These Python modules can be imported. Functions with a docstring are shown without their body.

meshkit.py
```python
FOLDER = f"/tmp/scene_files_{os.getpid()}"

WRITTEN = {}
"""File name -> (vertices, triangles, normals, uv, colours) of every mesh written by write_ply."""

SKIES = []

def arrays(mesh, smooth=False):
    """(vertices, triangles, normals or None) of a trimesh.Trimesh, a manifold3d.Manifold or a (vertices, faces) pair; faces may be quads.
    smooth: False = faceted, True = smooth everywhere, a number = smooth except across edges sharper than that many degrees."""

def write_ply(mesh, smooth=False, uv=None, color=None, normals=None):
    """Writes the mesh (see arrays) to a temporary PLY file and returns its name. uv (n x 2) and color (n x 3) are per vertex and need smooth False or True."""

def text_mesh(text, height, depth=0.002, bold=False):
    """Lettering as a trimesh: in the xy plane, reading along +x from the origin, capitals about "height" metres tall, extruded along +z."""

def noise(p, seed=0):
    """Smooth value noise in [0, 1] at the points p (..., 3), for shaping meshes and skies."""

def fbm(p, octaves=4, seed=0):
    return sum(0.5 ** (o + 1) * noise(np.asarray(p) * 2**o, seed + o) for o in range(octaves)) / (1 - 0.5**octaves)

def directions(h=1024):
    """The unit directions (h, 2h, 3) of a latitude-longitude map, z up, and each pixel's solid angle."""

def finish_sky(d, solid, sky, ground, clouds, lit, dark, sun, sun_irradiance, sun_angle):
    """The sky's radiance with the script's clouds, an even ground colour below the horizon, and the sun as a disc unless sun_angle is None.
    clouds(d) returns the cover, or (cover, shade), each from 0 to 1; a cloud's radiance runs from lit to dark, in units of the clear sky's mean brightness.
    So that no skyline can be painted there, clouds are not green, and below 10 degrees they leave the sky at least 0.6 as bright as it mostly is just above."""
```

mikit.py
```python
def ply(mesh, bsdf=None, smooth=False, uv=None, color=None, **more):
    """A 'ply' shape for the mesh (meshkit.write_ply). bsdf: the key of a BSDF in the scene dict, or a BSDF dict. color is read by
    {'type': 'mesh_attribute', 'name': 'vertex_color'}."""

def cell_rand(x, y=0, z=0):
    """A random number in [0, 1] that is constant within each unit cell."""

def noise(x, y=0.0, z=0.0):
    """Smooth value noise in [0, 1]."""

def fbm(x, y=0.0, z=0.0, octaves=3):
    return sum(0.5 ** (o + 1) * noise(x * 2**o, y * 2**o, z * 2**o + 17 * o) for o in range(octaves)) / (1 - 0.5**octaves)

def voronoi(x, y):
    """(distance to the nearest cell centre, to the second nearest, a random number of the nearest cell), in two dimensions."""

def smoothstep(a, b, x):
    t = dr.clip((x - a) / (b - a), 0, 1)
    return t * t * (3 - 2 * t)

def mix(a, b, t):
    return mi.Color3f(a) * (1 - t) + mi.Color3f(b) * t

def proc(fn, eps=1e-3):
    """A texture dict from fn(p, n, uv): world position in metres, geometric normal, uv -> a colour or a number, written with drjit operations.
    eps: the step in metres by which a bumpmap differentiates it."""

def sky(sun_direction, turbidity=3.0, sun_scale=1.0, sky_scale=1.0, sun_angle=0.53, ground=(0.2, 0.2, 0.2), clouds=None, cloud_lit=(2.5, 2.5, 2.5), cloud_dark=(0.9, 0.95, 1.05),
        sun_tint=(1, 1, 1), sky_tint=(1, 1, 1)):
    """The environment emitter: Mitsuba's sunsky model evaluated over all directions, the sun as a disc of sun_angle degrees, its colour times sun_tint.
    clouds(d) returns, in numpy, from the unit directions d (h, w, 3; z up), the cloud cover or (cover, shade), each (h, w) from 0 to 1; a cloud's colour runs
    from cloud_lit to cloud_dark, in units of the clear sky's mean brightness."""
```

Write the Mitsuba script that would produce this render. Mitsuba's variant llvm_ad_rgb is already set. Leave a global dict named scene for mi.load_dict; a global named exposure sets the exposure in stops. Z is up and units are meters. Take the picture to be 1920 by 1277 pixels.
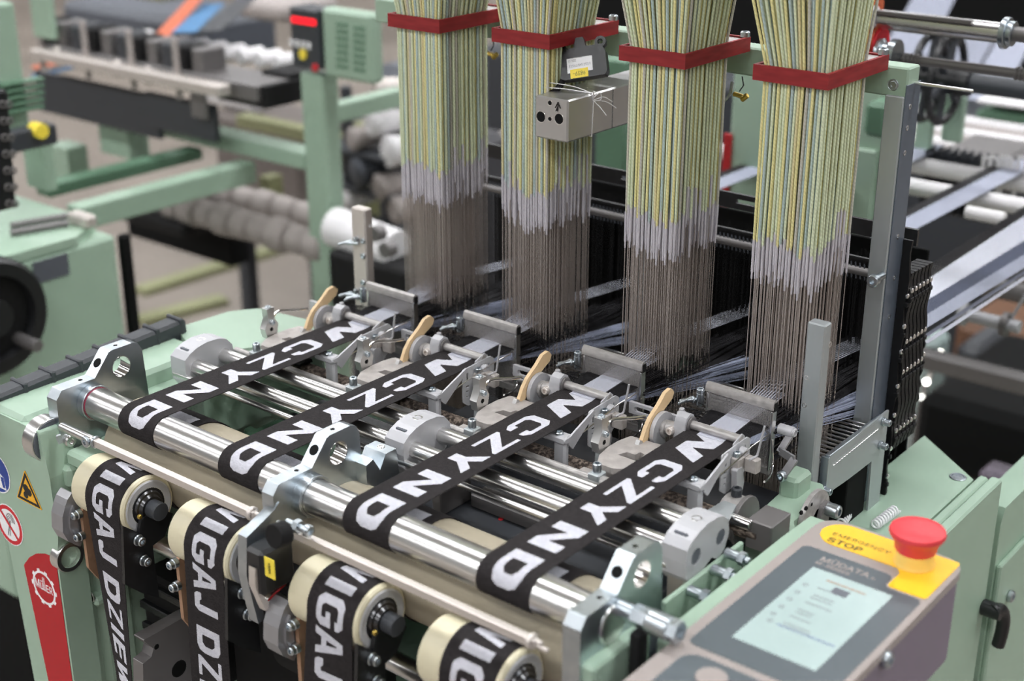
import math, random
import numpy as np, trimesh, manifold3d as m3, shapely
from shapely import affinity
from shapely.geometry import Polygon, Point, LineString
from shapely.ops import unary_union
import drjit as dr, mitsuba as mi, mikit, meshkit

scene, labels = {}, {}
T = mi.ScalarTransform4f
rng = np.random.default_rng(7)
PI = math.pi


def sbox(x0, x1, y0, y1):
    return shapely.box(min(x0, x1), min(y0, y1), max(x0, x1), max(y0, y1))


# ------------------------------------------------------------------ camera, lights, exposure
YAW, PIT, FPX = math.radians(-38.916), math.radians(22.0214), 2658.5
CAM = np.array([0.98227, -0.68244, 1.52357])
FW = np.array([math.sin(YAW) * math.cos(PIT), math.cos(YAW) * math.cos(PIT), -math.sin(PIT)])
RT = np.cross(FW, [0, 0, 1]); RT /= np.linalg.norm(RT)
UP = np.cross(RT, FW)
exposure = 0.7
scene['camera'] = {'type': 'thinlens', 'fov': math.degrees(2 * math.atan(960 / FPX)), 'fov_axis': 'x', 'near_clip': 0.05, 'far_clip': 100.0,
                   'aperture_radius': 0.0055, 'focus_distance': 1.25,
                   'to_world': T().look_at(origin=CAM.tolist(), target=(CAM + FW).tolist(), up=[0, 0, 1])}
LAMP = 7.6


def srgb(r, g, b):
    c = np.array([r, g, b]) / 255.0
    return np.where(c <= .04045, c / 12.92, ((c + .055) / 1.055) ** 2.4).tolist()


def rgb(r, g, b):
    return {'type': 'rgb', 'value': srgb(r, g, b)}


# ------------------------------------------------------------------ materials
def mat(name, col, rough=.5, metal=0., spec=.5, bump=None, bscale=.0, **kw):
    base = col if isinstance(col, dict) else rgb(*col)
    d = {'type': 'principled', 'base_color': base, 'roughness': rough, 'metallic': metal, 'specular': spec, **kw}
    if metal >= 1: d.pop('specular')
    if bump is not None:
        d = {'type': 'bumpmap', 'arbitrary': {'type': 'proc', **{k: v for k, v in bump.items() if k != 'type'}}, 'scale': bscale, 'bsdf': d}
    scene[name] = {'type': 'twosided', 'bsdf': d}
    return name


def green_fn(p, n, uv):
    t = mikit.fbm(p.x * 9, p.y * 9, p.z * 9, 3)
    return mikit.mix(srgb(146, 170, 151), srgb(157, 180, 161), t)


def floor_fn(p, n, uv):
    t = mikit.fbm(p.x * 3, p.y * 3, 0, 4)
    s = mikit.smoothstep(.55, .75, mikit.fbm(p.x * 1.3 + 7, p.y * 1.3, 3, 3))
    return mikit.mix(mikit.mix(srgb(122, 113, 105), srgb(142, 133, 124), t), srgb(102, 94, 86), s * .6)


def cast_fn(p, n, uv):
    t = mikit.fbm(p.x * 160, p.y * 160, p.z * 160, 3)
    return mikit.mix(srgb(160, 154, 150), srgb(196, 190, 186), t)


def rust_fn(p, n, uv):
    t = mikit.fbm(p.x * 420, p.y * 420, p.z * 420, 3)
    return mikit.mix(srgb(62, 52, 47), srgb(150, 135, 124), mikit.smoothstep(.35, .75, t))


def steel_fn(p, n, uv):
    t = mikit.fbm(p.x * 14, p.y * 240, p.z * 240, 3)
    return mikit.mix(srgb(214, 213, 211), srgb(228, 227, 225), t)


def dusty_fn(p, n, uv):
    t = mikit.fbm(p.x * 220, p.y * 220, p.z * 220, 3)
    return mikit.mix(srgb(148, 145, 143), srgb(196, 192, 190), t)


def zinc_fn(p, n, uv):
    t = mikit.fbm(p.x * 60, p.y * 60, p.z * 60, 3)
    return mikit.mix(srgb(172, 182, 190), srgb(206, 212, 216), t)


def weave_fn(p, n, uv):
    a = mikit.noise(uv.x * 2200, uv.y * 2200, 0)
    b = mikit.noise(uv.x * 900 + 3, uv.y * 500, 5)
    return mikit.mix(srgb(22, 20, 21), srgb(50, 46, 47), a * .6 + b * .4)


def letter_fn(p, n, uv):
    a = mikit.noise(uv.x * 1800, uv.y * 700, 0)
    return mikit.mix(srgb(178, 178, 187), srgb(206, 206, 214), a)


def cord_fn(p, n, uv):
    k = uv.x
    c = mikit.mix(srgb(226, 218, 158), srgb(212, 220, 188), mikit.smoothstep(.28, .30, k))
    c = mikit.mix(c, srgb(176, 192, 190), mikit.smoothstep(.55, .57, k))
    c = mikit.mix(c, srgb(190, 187, 176), mikit.smoothstep(.74, .76, k))
    c = mikit.mix(c, srgb(214, 204, 160), mikit.smoothstep(.88, .90, k))
    tw = .5 + .5 * dr.sin((p.z * 900 + k * 40) * 2.0 + p.x * 1500)
    return c * (.84 + .2 * tw)


def red_fn(p, n, uv):
    t = mikit.fbm(p.x * 60 + p.z * 40, p.y * 60, p.z * 300, 3)
    return mikit.mix(srgb(116, 24, 28), srgb(148, 42, 44), t)


green = mat('green_paint', mikit.proc(green_fn), .42, 0, .5)
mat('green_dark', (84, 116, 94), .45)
mat('floor_paint', mikit.proc(floor_fn), .55)
mat('cast_metal', mikit.proc(cast_fn), .55, .35)
mat('rust_shaft', mikit.proc(rust_fn), .75, .2)
mat('steel', (224, 223, 221), .25, 1.)
mat('dark_reflect_steel', (112, 122, 136), .35, .6)
mat('cast_blue', (158, 157, 160), .4, .6)
mat('link_black', (17, 17, 19), .5, 0, .3)
mat('hub_dark', (92, 92, 94), .22, 1.)
mat('steel_bright', (228, 226, 224), .12, 1.)
mat('steel_dusty', mikit.proc(dusty_fn), .45, .5)
mat('zinc', mikit.proc(zinc_fn), .3, 1.)
mat('zinc_dull', (178, 184, 186), .45, .6)
mat('alu', (206, 205, 204), .34, .9)
mat('alu_pale', (214, 206, 200), .42, .6)
mat('light_cast', (184, 184, 188), .5, .25)
mat('weave', mikit.proc(weave_fn), .85, 0, .25)
mat('lettering', mikit.proc(letter_fn), .8, 0, .2)
mat('yarn_white', (196, 198, 209), .6, 0, .3)
mat('yarn_grey', (150, 154, 170), .6, 0, .3)
mat('slate_yarn', (74, 80, 100), .6, 0, .3)
mat('glint_glow', (240, 238, 230), .3)
mat('yarn_black', (26, 25, 28), .7, 0, .3)
mat('cord', mikit.proc(cord_fn), .8, 0, .2)
mat('sleeve', (190, 186, 192), .35, 0, .5)
mat('heddle_wire', (176, 166, 160), .35, .5)
mat('frame_red', mikit.proc(red_fn), .5, 0, .4)
mat('cream', (208, 200, 172), .42, 0, .5)
mat('cream_dark', (158, 149, 130), .5, 0, .5)
mat('black_plastic', (24, 25, 27), .35, 0, .5)
mat('black_matte', (20, 20, 21), .7, 0, .3)
mat('charcoal', (52, 55, 60), .45, 0, .5)
mat('dark_void', (14, 15, 15), .8, 0, .2)
mat('rubber_grey', (84, 88, 96), .5, 0, .5)
mat('copper_tan', (168, 132, 106), .45, .4)
mat('tan_lever', (222, 192, 150), .45, 0, .5)
mat('brass', (214, 184, 96), .3, 1.)
mat('red_paint', (170, 18, 28), .5, 0, .5)
mat('red_ring', (130, 40, 62), .5)
mat('orange', (186, 92, 58), .6)
mat('blue', (62, 112, 154), .6)
mat('white_print', (232, 232, 234), .5)
mat('black_print', (24, 20, 18), .5)
mat('sign_blue', (34, 62, 140), .45)
mat('sign_yellow', (232, 170, 34), .45)
mat('sign_red', (196, 32, 44), .45)
mat('label_yellow', (238, 214, 70), .5)
mat('panel_grey', (152, 143, 139), .5)
mat('panel_side', (118, 108, 122), .5)
mat('panel_dark', (84, 92, 97), .4)
mat('panel_yellow', (240, 190, 42), .45)
mat('estop_red', (220, 62, 70), .4)
mat('estop_base', (240, 204, 108), .4)
mat('lcd', (164, 182, 180), .25)
mat('lcd_text', (140, 150, 152), .4)
mat('lcd_dark', (96, 100, 108), .4)
mat('led_off', (40, 38, 40), .3)
mat('spool', (158, 150, 147), .7)
mat('bag_white', (222, 220, 222), .6)
mat('brown', (110, 78, 58), .6)
mat('wall_grey', (120, 118, 118), .8)
mat('reed_steel', (172, 168, 167), .4, .4)
mat('plate_silver', (196, 197, 200), .42, .25)
mat('side_yarn', (172, 179, 200), .6, 0, .3)
mat('ceiling_white', (205, 205, 205), .8)
mat('lamp_body', (210, 210, 210), .5)
mat('body_brown', (104, 96, 92), .6)
mat('body_dark', (66, 66, 70), .6)
mat('olive', (138, 140, 104), .5)
mat('pewter', (124, 121, 121), .45, .6)


# ------------------------------------------------------------------ geometry helpers
def at(px, py, **k):
    """The point of the world seen at a pixel of the photograph on a plane x=, y= or z= (the photograph's survey)."""
    (a, v), = k.items()
    d = FW + RT * (px - 960) / FPX - UP * (py - 638.5) / FPX
    i = 'xyz'.index(a)
    return CAM + d * ((v - CAM[i]) / d[i])


def cat(*ms):
    l = []
    for m in ms:
        l += list(m) if isinstance(m, (list, tuple)) else [m]
    return trimesh.util.concatenate(l)


def bx(x0, x1, y0, y1, z0, z1, b=.0008):
    """A box with chamfered edges."""
    x0, x1 = min(x0, x1), max(x0, x1); y0, y1 = min(y0, y1), max(y0, y1); z0, z1 = min(z0, z1), max(z0, z1)
    b = min(b, .3 * (x1 - x0), .3 * (y1 - y0), .3 * (z1 - z0))
    P = []
    for X, sx in ((x0, 1), (x1, -1)):
        for Y, sy in ((y0, 1), (y1, -1)):
            for Z, sz in ((z0, 1), (z1, -1)):
                P += [(X, Y + sy * b, Z + sz * b), (X + sx * b, Y, Z + sz * b), (X + sx * b, Y + sy * b, Z)]
    return trimesh.convex.convex_hull(np.array(P))


def frame_of(d):
    d = np.asarray(d, float); d = d / np.linalg.norm(d)
    a = np.cross(d, [0, 0, 1] if abs(d[2]) < .9 else [1, 0, 0]); a /= np.linalg.norm(a)
    return d, a, np.cross(d, a)


def lathe(p0, axis, prof, n=28):
    """Revolves the profile [(radius, distance along the axis)] about the axis through p0."""
    d, a, b = frame_of(axis)
    p0 = np.asarray(p0, float)
    ang = np.arange(n) * 2 * PI / n
    ring = np.cos(ang)[:, None] * a + np.sin(ang)[:, None] * b
    V, F = [], []
    for r, t in prof:
        V.append(p0 + d * t + ring * max(r, 1e-6))
    V = np.vstack(V)
    for k in range(len(prof) - 1):
        i = np.arange(n); j = (i + 1) % n
        F.append(np.stack([k * n + i, k * n + j, (k + 1) * n + j, (k + 1) * n + i], 1))
    F = np.vstack(F)
    m = trimesh.Trimesh(V, np.vstack([F[:, [0, 1, 2]], F[:, [0, 2, 3]]]), process=False)
    m.merge_vertices(); m.update_faces(m.nondegenerate_faces())
    return m


def cyl(p0, p1, r, n=24, b=None, r1=None):
    p0, p1 = np.asarray(p0, float), np.asarray(p1, float)
    L = np.linalg.norm(p1 - p0); r1 = r if r1 is None else r1
    b = min(.0006 if b is None else b, .3 * L, .4 * r, .4 * r1)
    return lathe(p0, p1 - p0, [(0, 0), (r - b, 0), (r, b), (r1, L - b), (r1 - b, L), (0, L)], n)


def ring(p0, axis, r_out, r_in, L, n=32, b=.0006):
    return lathe(p0, axis, [(r_in, 0), (r_out - b, 0), (r_out, b), (r_out, L - b), (r_out - b, L), (r_in, L), (r_in, 0)], n)


def bolt(p, axis, r=.004, h=.006, n=18):
    """A socket-head cap screw standing on p."""
    return lathe(p, axis, [(0, 0), (r, 0), (r, h - r * .2), (r * .82, h), (r * .5, h), (r * .5, h * .45), (0, h * .45)], n)


def hexnut(p, axis, r=.005, h=.004):
    return lathe(p, axis, [(0, 0), (r, 0), (r, h), (r * .5, h), (r * .45, h * .7), (0, h * .7)], 6)


def spline(pts, n=8):
    """Catmull-Rom through the points."""
    p = np.asarray(pts, float)
    if len(p) < 3: return p
    q = np.vstack([2 * p[0] - p[1], p, 2 * p[-1] - p[-2]])
    out = []
    for i in range(1, len(q) - 2):
        for t in np.arange(n) / n:
            out.append(.5 * ((2 * q[i]) + (-q[i - 1] + q[i + 1]) * t + (2 * q[i - 1] - 5 * q[i] + 4 * q[i + 1] - q[i + 2]) * t * t + (-q[i - 1] + 3 * q[i] - 3 * q[i + 1] + q[i + 2]) * t ** 3))
    out.append(p[-1])
    return np.array(out)


def tube(pts, r, n=8, smooth=0):
    """A round bar bent along the points."""
    p = spline(pts, smooth) if smooth else np.asarray(pts, float)
    t = np.gradient(p, axis=0); t /= np.linalg.norm(t, axis=1, keepdims=True) + 1e-12
    a = np.cross(t[0], [0, 0, 1] if abs(t[0][2]) < .9 else [1, 0, 0]); a /= np.linalg.norm(a)
    V, ang = [], np.arange(n) * 2 * PI / n
    rr = np.broadcast_to(r, (len(p),))
    for k in range(len(p)):
        a = a - t[k] * (a @ t[k]); a /= np.linalg.norm(a)
        b = np.cross(t[k], a)
        V.append(p[k] + rr[k] * (np.cos(ang)[:, None] * a + np.sin(ang)[:, None] * b))
    V = np.vstack(V); F = []
    i = np.arange(n); j = (i + 1) % n
    for k in range(len(p) - 1):
        F.append(np.stack([k * n + i, k * n + j, (k + 1) * n + j, (k + 1) * n + i], 1))
    F = np.vstack(F); F = np.vstack([F[:, [0, 1, 2]], F[:, [0, 2, 3]]])
    caps = [[0, k + 1, k] for k in range(1, n - 1)] + [[len(V) - n, len(V) - n + k, len(V) - n + k + 1] for k in range(1, n - 1)]
    return trimesh.Trimesh(V, np.vstack([F, caps]), process=False)


def prism(poly, axis, a0, a1):
    """Extrudes a polygon along an axis: 'x': polygon in (y, z); 'y': in (x, z); 'z': in (x, y)."""
    if not hasattr(poly, 'geom_type'): poly = Polygon(poly)
    out = []
    for g in getattr(poly, 'geoms', [poly]):
        if g.is_empty or g.geom_type != 'Polygon' or g.area < 1e-10: continue
        m = trimesh.creation.extrude_polygon(g, a1 - a0, engine='earcut')
        v = m.vertices.copy(); v[:, 2] += a0
        w = {'x': v[:, [2, 0, 1]], 'y': v[:, [0, 2, 1]], 'z': v}[axis]
        f = m.faces[:, ::-1] if axis == 'y' else m.faces
        out.append(trimesh.Trimesh(w, f, process=False))
    return trimesh.util.concatenate(out)


def rpoly(pts, r=.003, q=5):
    """A polygon with rounded corners."""
    p = Polygon(pts)
    return p.buffer(-r, quad_segs=q).buffer(2 * r, quad_segs=q).buffer(-r, quad_segs=q)


def move(m, M=None, t=(0, 0, 0)):
    m = m.copy()
    if M is not None: m.vertices = m.vertices @ np.asarray(M, float)[:3, :3].T
    m.vertices = m.vertices + np.asarray(t, float)
    return m


def rot(axis, deg):
    return trimesh.transformations.rotation_matrix(math.radians(deg), axis)[:3, :3]


def rods(P0, P1, r, n=4):
    """Many straight thin strands as one mesh."""
    P0, P1 = np.asarray(P0, float), np.asarray(P1, float)
    d = P1 - P0; d /= np.linalg.norm(d, axis=1, keepdims=True)
    a = np.cross(d, np.where(np.abs(d[:, 2:]) < .9, [0, 0, 1.], [1., 0, 0])); a /= np.linalg.norm(a, axis=1, keepdims=True)
    b = np.cross(d, a); ang = np.arange(n) * 2 * PI / n + PI / 4
    off = (np.cos(ang)[None, :, None] * a[:, None] + np.sin(ang)[None, :, None] * b[:, None]) * np.broadcast_to(r, (len(P0),))[:, None, None]
    V = np.concatenate([P0[:, None] + off, P1[:, None] + off], 1).reshape(-1, 3)
    i = np.arange(n); j = (i + 1) % n
    f = np.vstack([np.stack([i, j, n + j], 1), np.stack([i, n + j, n + i], 1)])
    F = (f[None] + (np.arange(len(P0)) * 2 * n)[:, None, None]).reshape(-1, 3)
    return trimesh.Trimesh(V, F, process=False)


# ------------------------------------------------------------------ scene bookkeeping
used = {}


def numbered(name):
    k = used.get(name, 0); used[name] = k + 1
    return name if k == 0 else f'{name}_{k:03d}'


def obj(name, mesh, m, parent=None, smooth=32, label=None, kind=None, uv=None, **more):
    key = numbered(name if parent is None else parent + '__' + name)
    if isinstance(mesh, list): mesh = cat(mesh)
    scene[key] = mikit.ply(mesh, m, smooth if uv is None else True, uv=uv, **more)
    if label: labels.setdefault(key, {})['label'] = label
    if kind: labels.setdefault(key, {})['kind'] = kind
    return key


def thing(name, label, category, group=None):
    key = numbered(name)
    labels[key] = {'label': label, 'category': category}
    if group: labels[key]['group'] = group
    return key


def solo(name, mesh, m, label, category, group=None, **k):
    key = obj(name, mesh, m, **k)
    labels.setdefault(key, {}).update(label=label, category=category)
    if group: labels[key]['group'] = group
    return key


def struct(name, mesh, m, **k):
    key = obj(name, mesh, m, **k)
    labels[key] = {'kind': 'structure'}
    return key


def dup(root, t, label, group=None):
    """A copy of a thing and its parts, moved by t."""
    base = root
    while base[-4:-3] == '_' and base[-3:].isdigit(): base = base[:-4]
    new = numbered(base)
    labels[new] = {**labels[root], 'label': label}
    if group: labels[new]['group'] = group
    keys = [k for k in list(scene) if k == root or k.startswith(root + '__')]
    for k in keys:
        nk = new + k[len(root):]
        scene[nk] = {**scene[k], 'to_world': T().translate(list(t))}
        if k != root and k in labels: labels[nk] = dict(labels[k])
    return new


HX = [0.0, .1341, .2794, .4135]      # left edge of each ribbon
RW = .048                            # ribbon width
ORD = ['leftmost', 'second from left', 'third from left', 'rightmost']
BY = ['by the leftmost black ribbon', 'by the second black ribbon from left', 'by the third black ribbon from left', 'by the rightmost black ribbon']

# ------------------------------------------------------------------ the hall
struct('floor', bx(-12, 9, -9, 14, -.1, 0, .001), 'floor_paint')
struct('ceiling', bx(-12, 9, -9, 14, 5.0, 5.1, .001), 'ceiling_white')
struct('wall_back', bx(-12, 9, 14, 14.1, 0, 5, .001), 'wall_grey')
struct('wall_front', bx(-12, 9, -9.1, -9, 0, 5, .001), 'ceiling_white')
struct('wall_left', bx(-12.1, -12, -9, 14, 0, 5, .001), 'wall_grey')
struct('wall_right', bx(9, 9.1, -9, 14, 0, 5, .001), 'ceiling_white')
for i, y in enumerate((-5.6, -2.4, .9, 4.2, 8.0)):
    for j, x in enumerate((-6.5, -1.9, 2.7)):
        t = thing('ceiling_lamp', f'long white ceiling lamp, {["first","second","third","fourth","fifth"][i]} row from the front wall, {["left","middle","right"][j]} lamp', 'lamp')
        obj('housing', bx(x - 2.3, x + 2.3, y - .30, y + .30, 4.04, 4.12, .01), 'lamp_body', t)
        obj('diffuser', trimesh.Trimesh([[x - 2.25, y - .26, 4.035], [x + 2.25, y - .26, 4.035], [x + 2.25, y + .26, 4.035], [x - 2.25, y + .26, 4.035]], [[0, 2, 1], [0, 3, 2]]), 'white_print', t, False,
            emitter={'type': 'area', 'radiance': {'type': 'rgb', 'value': [LAMP * .97, LAMP * .985, LAMP]}})


def fbox(p, q, y, d, b=.001):
    """A box whose front face (facing -y, at y) spans the two surveyed corners."""
    a, c = at(*p, y=y), at(*q, y=y)
    return bx(a[0], c[0], y, y + d, a[2], c[2], b)


def sbx(p, q, x, d, b=.001):
    """A box whose side face (facing +x, at x) spans the two surveyed corners."""
    a, c = at(*p, x=x), at(*q, x=x)
    return bx(x - d, x, a[1], c[1], a[2], c[2], b)


def ypoly(pts, y):
    return [tuple(at(*p, y=y)[[0, 2]]) for p in pts]


def xpoly(pts, x):
    return [tuple(at(*p, x=x)[[1, 2]]) for p in pts]


# ------------------------------------------------------------------ side frames of the ribbon loom
def circle_pts(c, r, n=28):
    return [(c[0] + r * math.cos(2 * PI * i / n), c[1] + r * math.sin(2 * PI * i / n)) for i in range(n)]


sf = thing('loom_casting', 'pale green machine side with safety stickers and a red strip', 'loom casting')
fp = rpoly([(-.0915, .02), (-.1327, .678), (-.144, .850), (-.166, .885), (-.166, .965), (-.150, .9745), (-.062, .9745), (-.0545, .93), (-.0545, .868), (-.060, .845), (-.0615, .02)], .004)
obj('front_plate', prism(fp, 'y', -.060, -.030), 'green_paint', sf)
obj('body', cat(bx(-.118, -.070, -.030, .30, .40, .955, .004), bx(-.158, -.088, -.058, .155, .957, .979, .004)), 'green_paint', sf)
obj('cast_boss', cat(prism(rpoly([(-.155, .168), (-.150, .235), (-.132, .262), (-.060, .272), (-.030, .262), (-.036, .215), (-.070, .150), (-.110, .148)], .012), 'z', .93, .981),
                     prism(rpoly([(-.09, .05), (-.09, .26), (-.052, .26), (-.052, .05)], .006), 'z', .90, .962)), 'green_paint', sf, 40)
YF = -.0606
sk = obj('mandatory_sticker', prism(Point(-.1425, .9080).buffer(.0208), 'y', YF, -.0603), 'white_print', sf, False, label='round blue mandatory-action sticker')
obj('disc', prism(Point(-.1425, .9080).buffer(.0196), 'y', YF - .0002, YF), 'sign_blue', sk, False)
head = unary_union([Point(-.144, .914).buffer(.0072), Polygon([(-.156, .893), (-.130, .893), (-.132, .906), (-.140, .910), (-.151, .907)])])
obj('symbol', prism(head, 'y', YF - .0004, YF - .0002), 'white_print', sk, False)
obj('detail', prism(unary_union([sbox(-.151, -.137, .9145, .9185), Polygon([(-.137, .906), (-.132, .906), (-.131, .895), (-.135, .895)])]), 'y', YF - .0006, YF - .0004), 'sign_blue', sk, False)
tc = np.array([-.0940, .9050]); tr_ = .0215
tri = lambda s: Polygon([(tc[0] + s * tr_ * math.cos(a), tc[1] + s * tr_ * math.sin(a) - .002) for a in (PI / 2, PI * 7 / 6, PI * 11 / 6)])
sk = obj('warning_sticker', prism(tri(1.0).buffer(.001), 'y', YF, -.0603), 'sign_yellow', sf, False, label='yellow triangular warning sticker with black rim')
obj('rim', prism(tri(.98).difference(tri(.74)), 'y', YF - .0002, YF), 'black_print', sk, False)
hand = unary_union([Point(tc[0] - .002, tc[1] + .002).buffer(.0042), Point(tc[0] + .0025, tc[1] - .001).buffer(.0040), Point(tc[0] - .0035, tc[1] - .0055).buffer(.0036)])
obj('symbol', prism(hand, 'y', YF - .0002, YF), 'black_print', sk, False)
pc = (-.1345, .8548)
sk = obj('prohibition_sticker', prism(Point(pc).buffer(.0216), 'y', YF, -.0603), 'white_print', sf, False, label='round red and white prohibition sticker with a crossed-out symbol')
obj('rim', prism(Point(pc).buffer(.0207).difference(Point(pc).buffer(.0166)), 'y', YF - .0002, YF), 'sign_red', sk, False)
sym = unary_union([Point(pc[0] + .003, pc[1] + .006).buffer(r_).difference(Point(pc[0] + .003, pc[1] + .006).buffer(r_ - .0007)).intersection(sbox(pc[0] - .004, pc[0] + .02, pc[1] + .004, pc[1] + .02)) for r_ in (.003, .005, .007)] +
                  [LineString([(pc[0] - .004, pc[1] - .012), (pc[0] + .001, pc[1] + .004)]).buffer(.0006), LineString([(pc[0] + .003, pc[1] + .006), (pc[0] - .001, pc[1] - .012)]).buffer(.0004)])
obj('symbol', prism(sym, 'y', YF - .0002, YF), 'black_print', sk, False)
obj('slash', prism(LineString([(pc[0] - .0135, pc[1] + .0135), (pc[0] + .0135, pc[1] - .0135)]).buffer(.0014), 'y', YF - .0004, YF - .0002), 'sign_red', sk, False)
bs = obj('brand_strip', prism(Polygon([(-.090, .05), (-.095, .5), (-.1057, .69), (-.1195, .8165), (-.108, .829), (-.095, .838), (-.080, .8435), (-.0625, .8455), (-.0655, .05)]), 'y', YF, -.0603), 'red_paint', sf, False, label='glossy red brand strip')
gc = (-.0888, .8030)
gear = unary_union([Point(gc).buffer(.0178).difference(Point(gc).buffer(.0155))] + [affinity.rotate(sbox(gc[0] + .0172, gc[0] + .0200, gc[1] - .0022, gc[1] + .0022), a, origin=gc) for a in range(0, 360, 36)])
obj('gear_logo', prism(gear, 'y', YF - .0003, YF), 'white_print', bs, False)


def lettering(txt, h, M, t, depth=.0003, bold=False, squeeze=1.0, width=None):
    """Flat lettering: text in its own xy plane mapped by the columns of M (right, up, out) to t (its lower left corner), or centred to a width."""
    m = meshkit.text_mesh(txt, h, depth, bold)
    v = m.vertices.copy()
    v[:, 0] -= v[:, 0].min()
    if width: squeeze = width / v[:, 0].max()
    v[:, 0] *= squeeze
    return trimesh.Trimesh(v @ np.array(M, float) + np.array(t, float), m.faces, process=False)


FRONT = [[1, 0, 0], [0, 0, 1], [0, -1, 0]]         # text upright on a face towards -y
lg = cat(lettering('Mü', .0098, FRONT, (gc[0] - .0138, YF, gc[1] - .0030), width=.0118), lettering('ll', .0145, FRONT, (gc[0] - .0012, YF, gc[1] - .0030), width=.0038),
         lettering('ER', .0080, FRONT, (gc[0] + .0036, YF, gc[1] - .0030), width=.0100))
obj('logo_lettering', lg, 'white_print', bs, False)
# green blocks, round eccentric and dark slots behind the front plate
obj('corner_block', cat(fbox((92, 862), (133, 922), -.046, .05, .004), bx(-.057, -.020, -.040, .01, .935, .950, .003)), 'green_paint', sf)
obj('rear_column', cat(fbox((112, 1040), (206, 1290), -.020, .04, .006), fbox((132, 1098), (182, 1142), -.028, .02, .004)), 'green_paint', sf)
for q in ((170, 1119), (173, 1251)):
    c = at(*q, y=-.0285)
    obj('hole_rim', ring(c, (0, -1, 0), .0062, .0048, .0006), 'steel', sf); obj('bore', cyl(c + [0, .0004, 0], c + [0, -.0002, 0], .0048), 'dark_void', sf)
ec = at(98, 826, x=-.066)
e = thing('eccentric_bush', 'dark grey round eccentric bush with steel rim under the bracket of the steel roller', 'bush')
obj('rim', cyl(ec + [-.016, 0, 0], ec, .021, 36), 'steel', e)
obj('face', cat(cyl(ec, ec + [.001, 0, 0], .0196, 36)), 'rubber_grey', e)
obj('screw', bolt(at(84, 837, x=-.064), (1, 0, 0), .003, .002), 'steel', e)
ew = at(133, 1045, x=-.055)
solo('guide_bush', ring(ew + [-.012, 0, 0], (1, 0, 0), .0150, .0105, .012, 32), 'steel', 'polished steel bush under the cast lever beside the red strip', 'bush')

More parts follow.
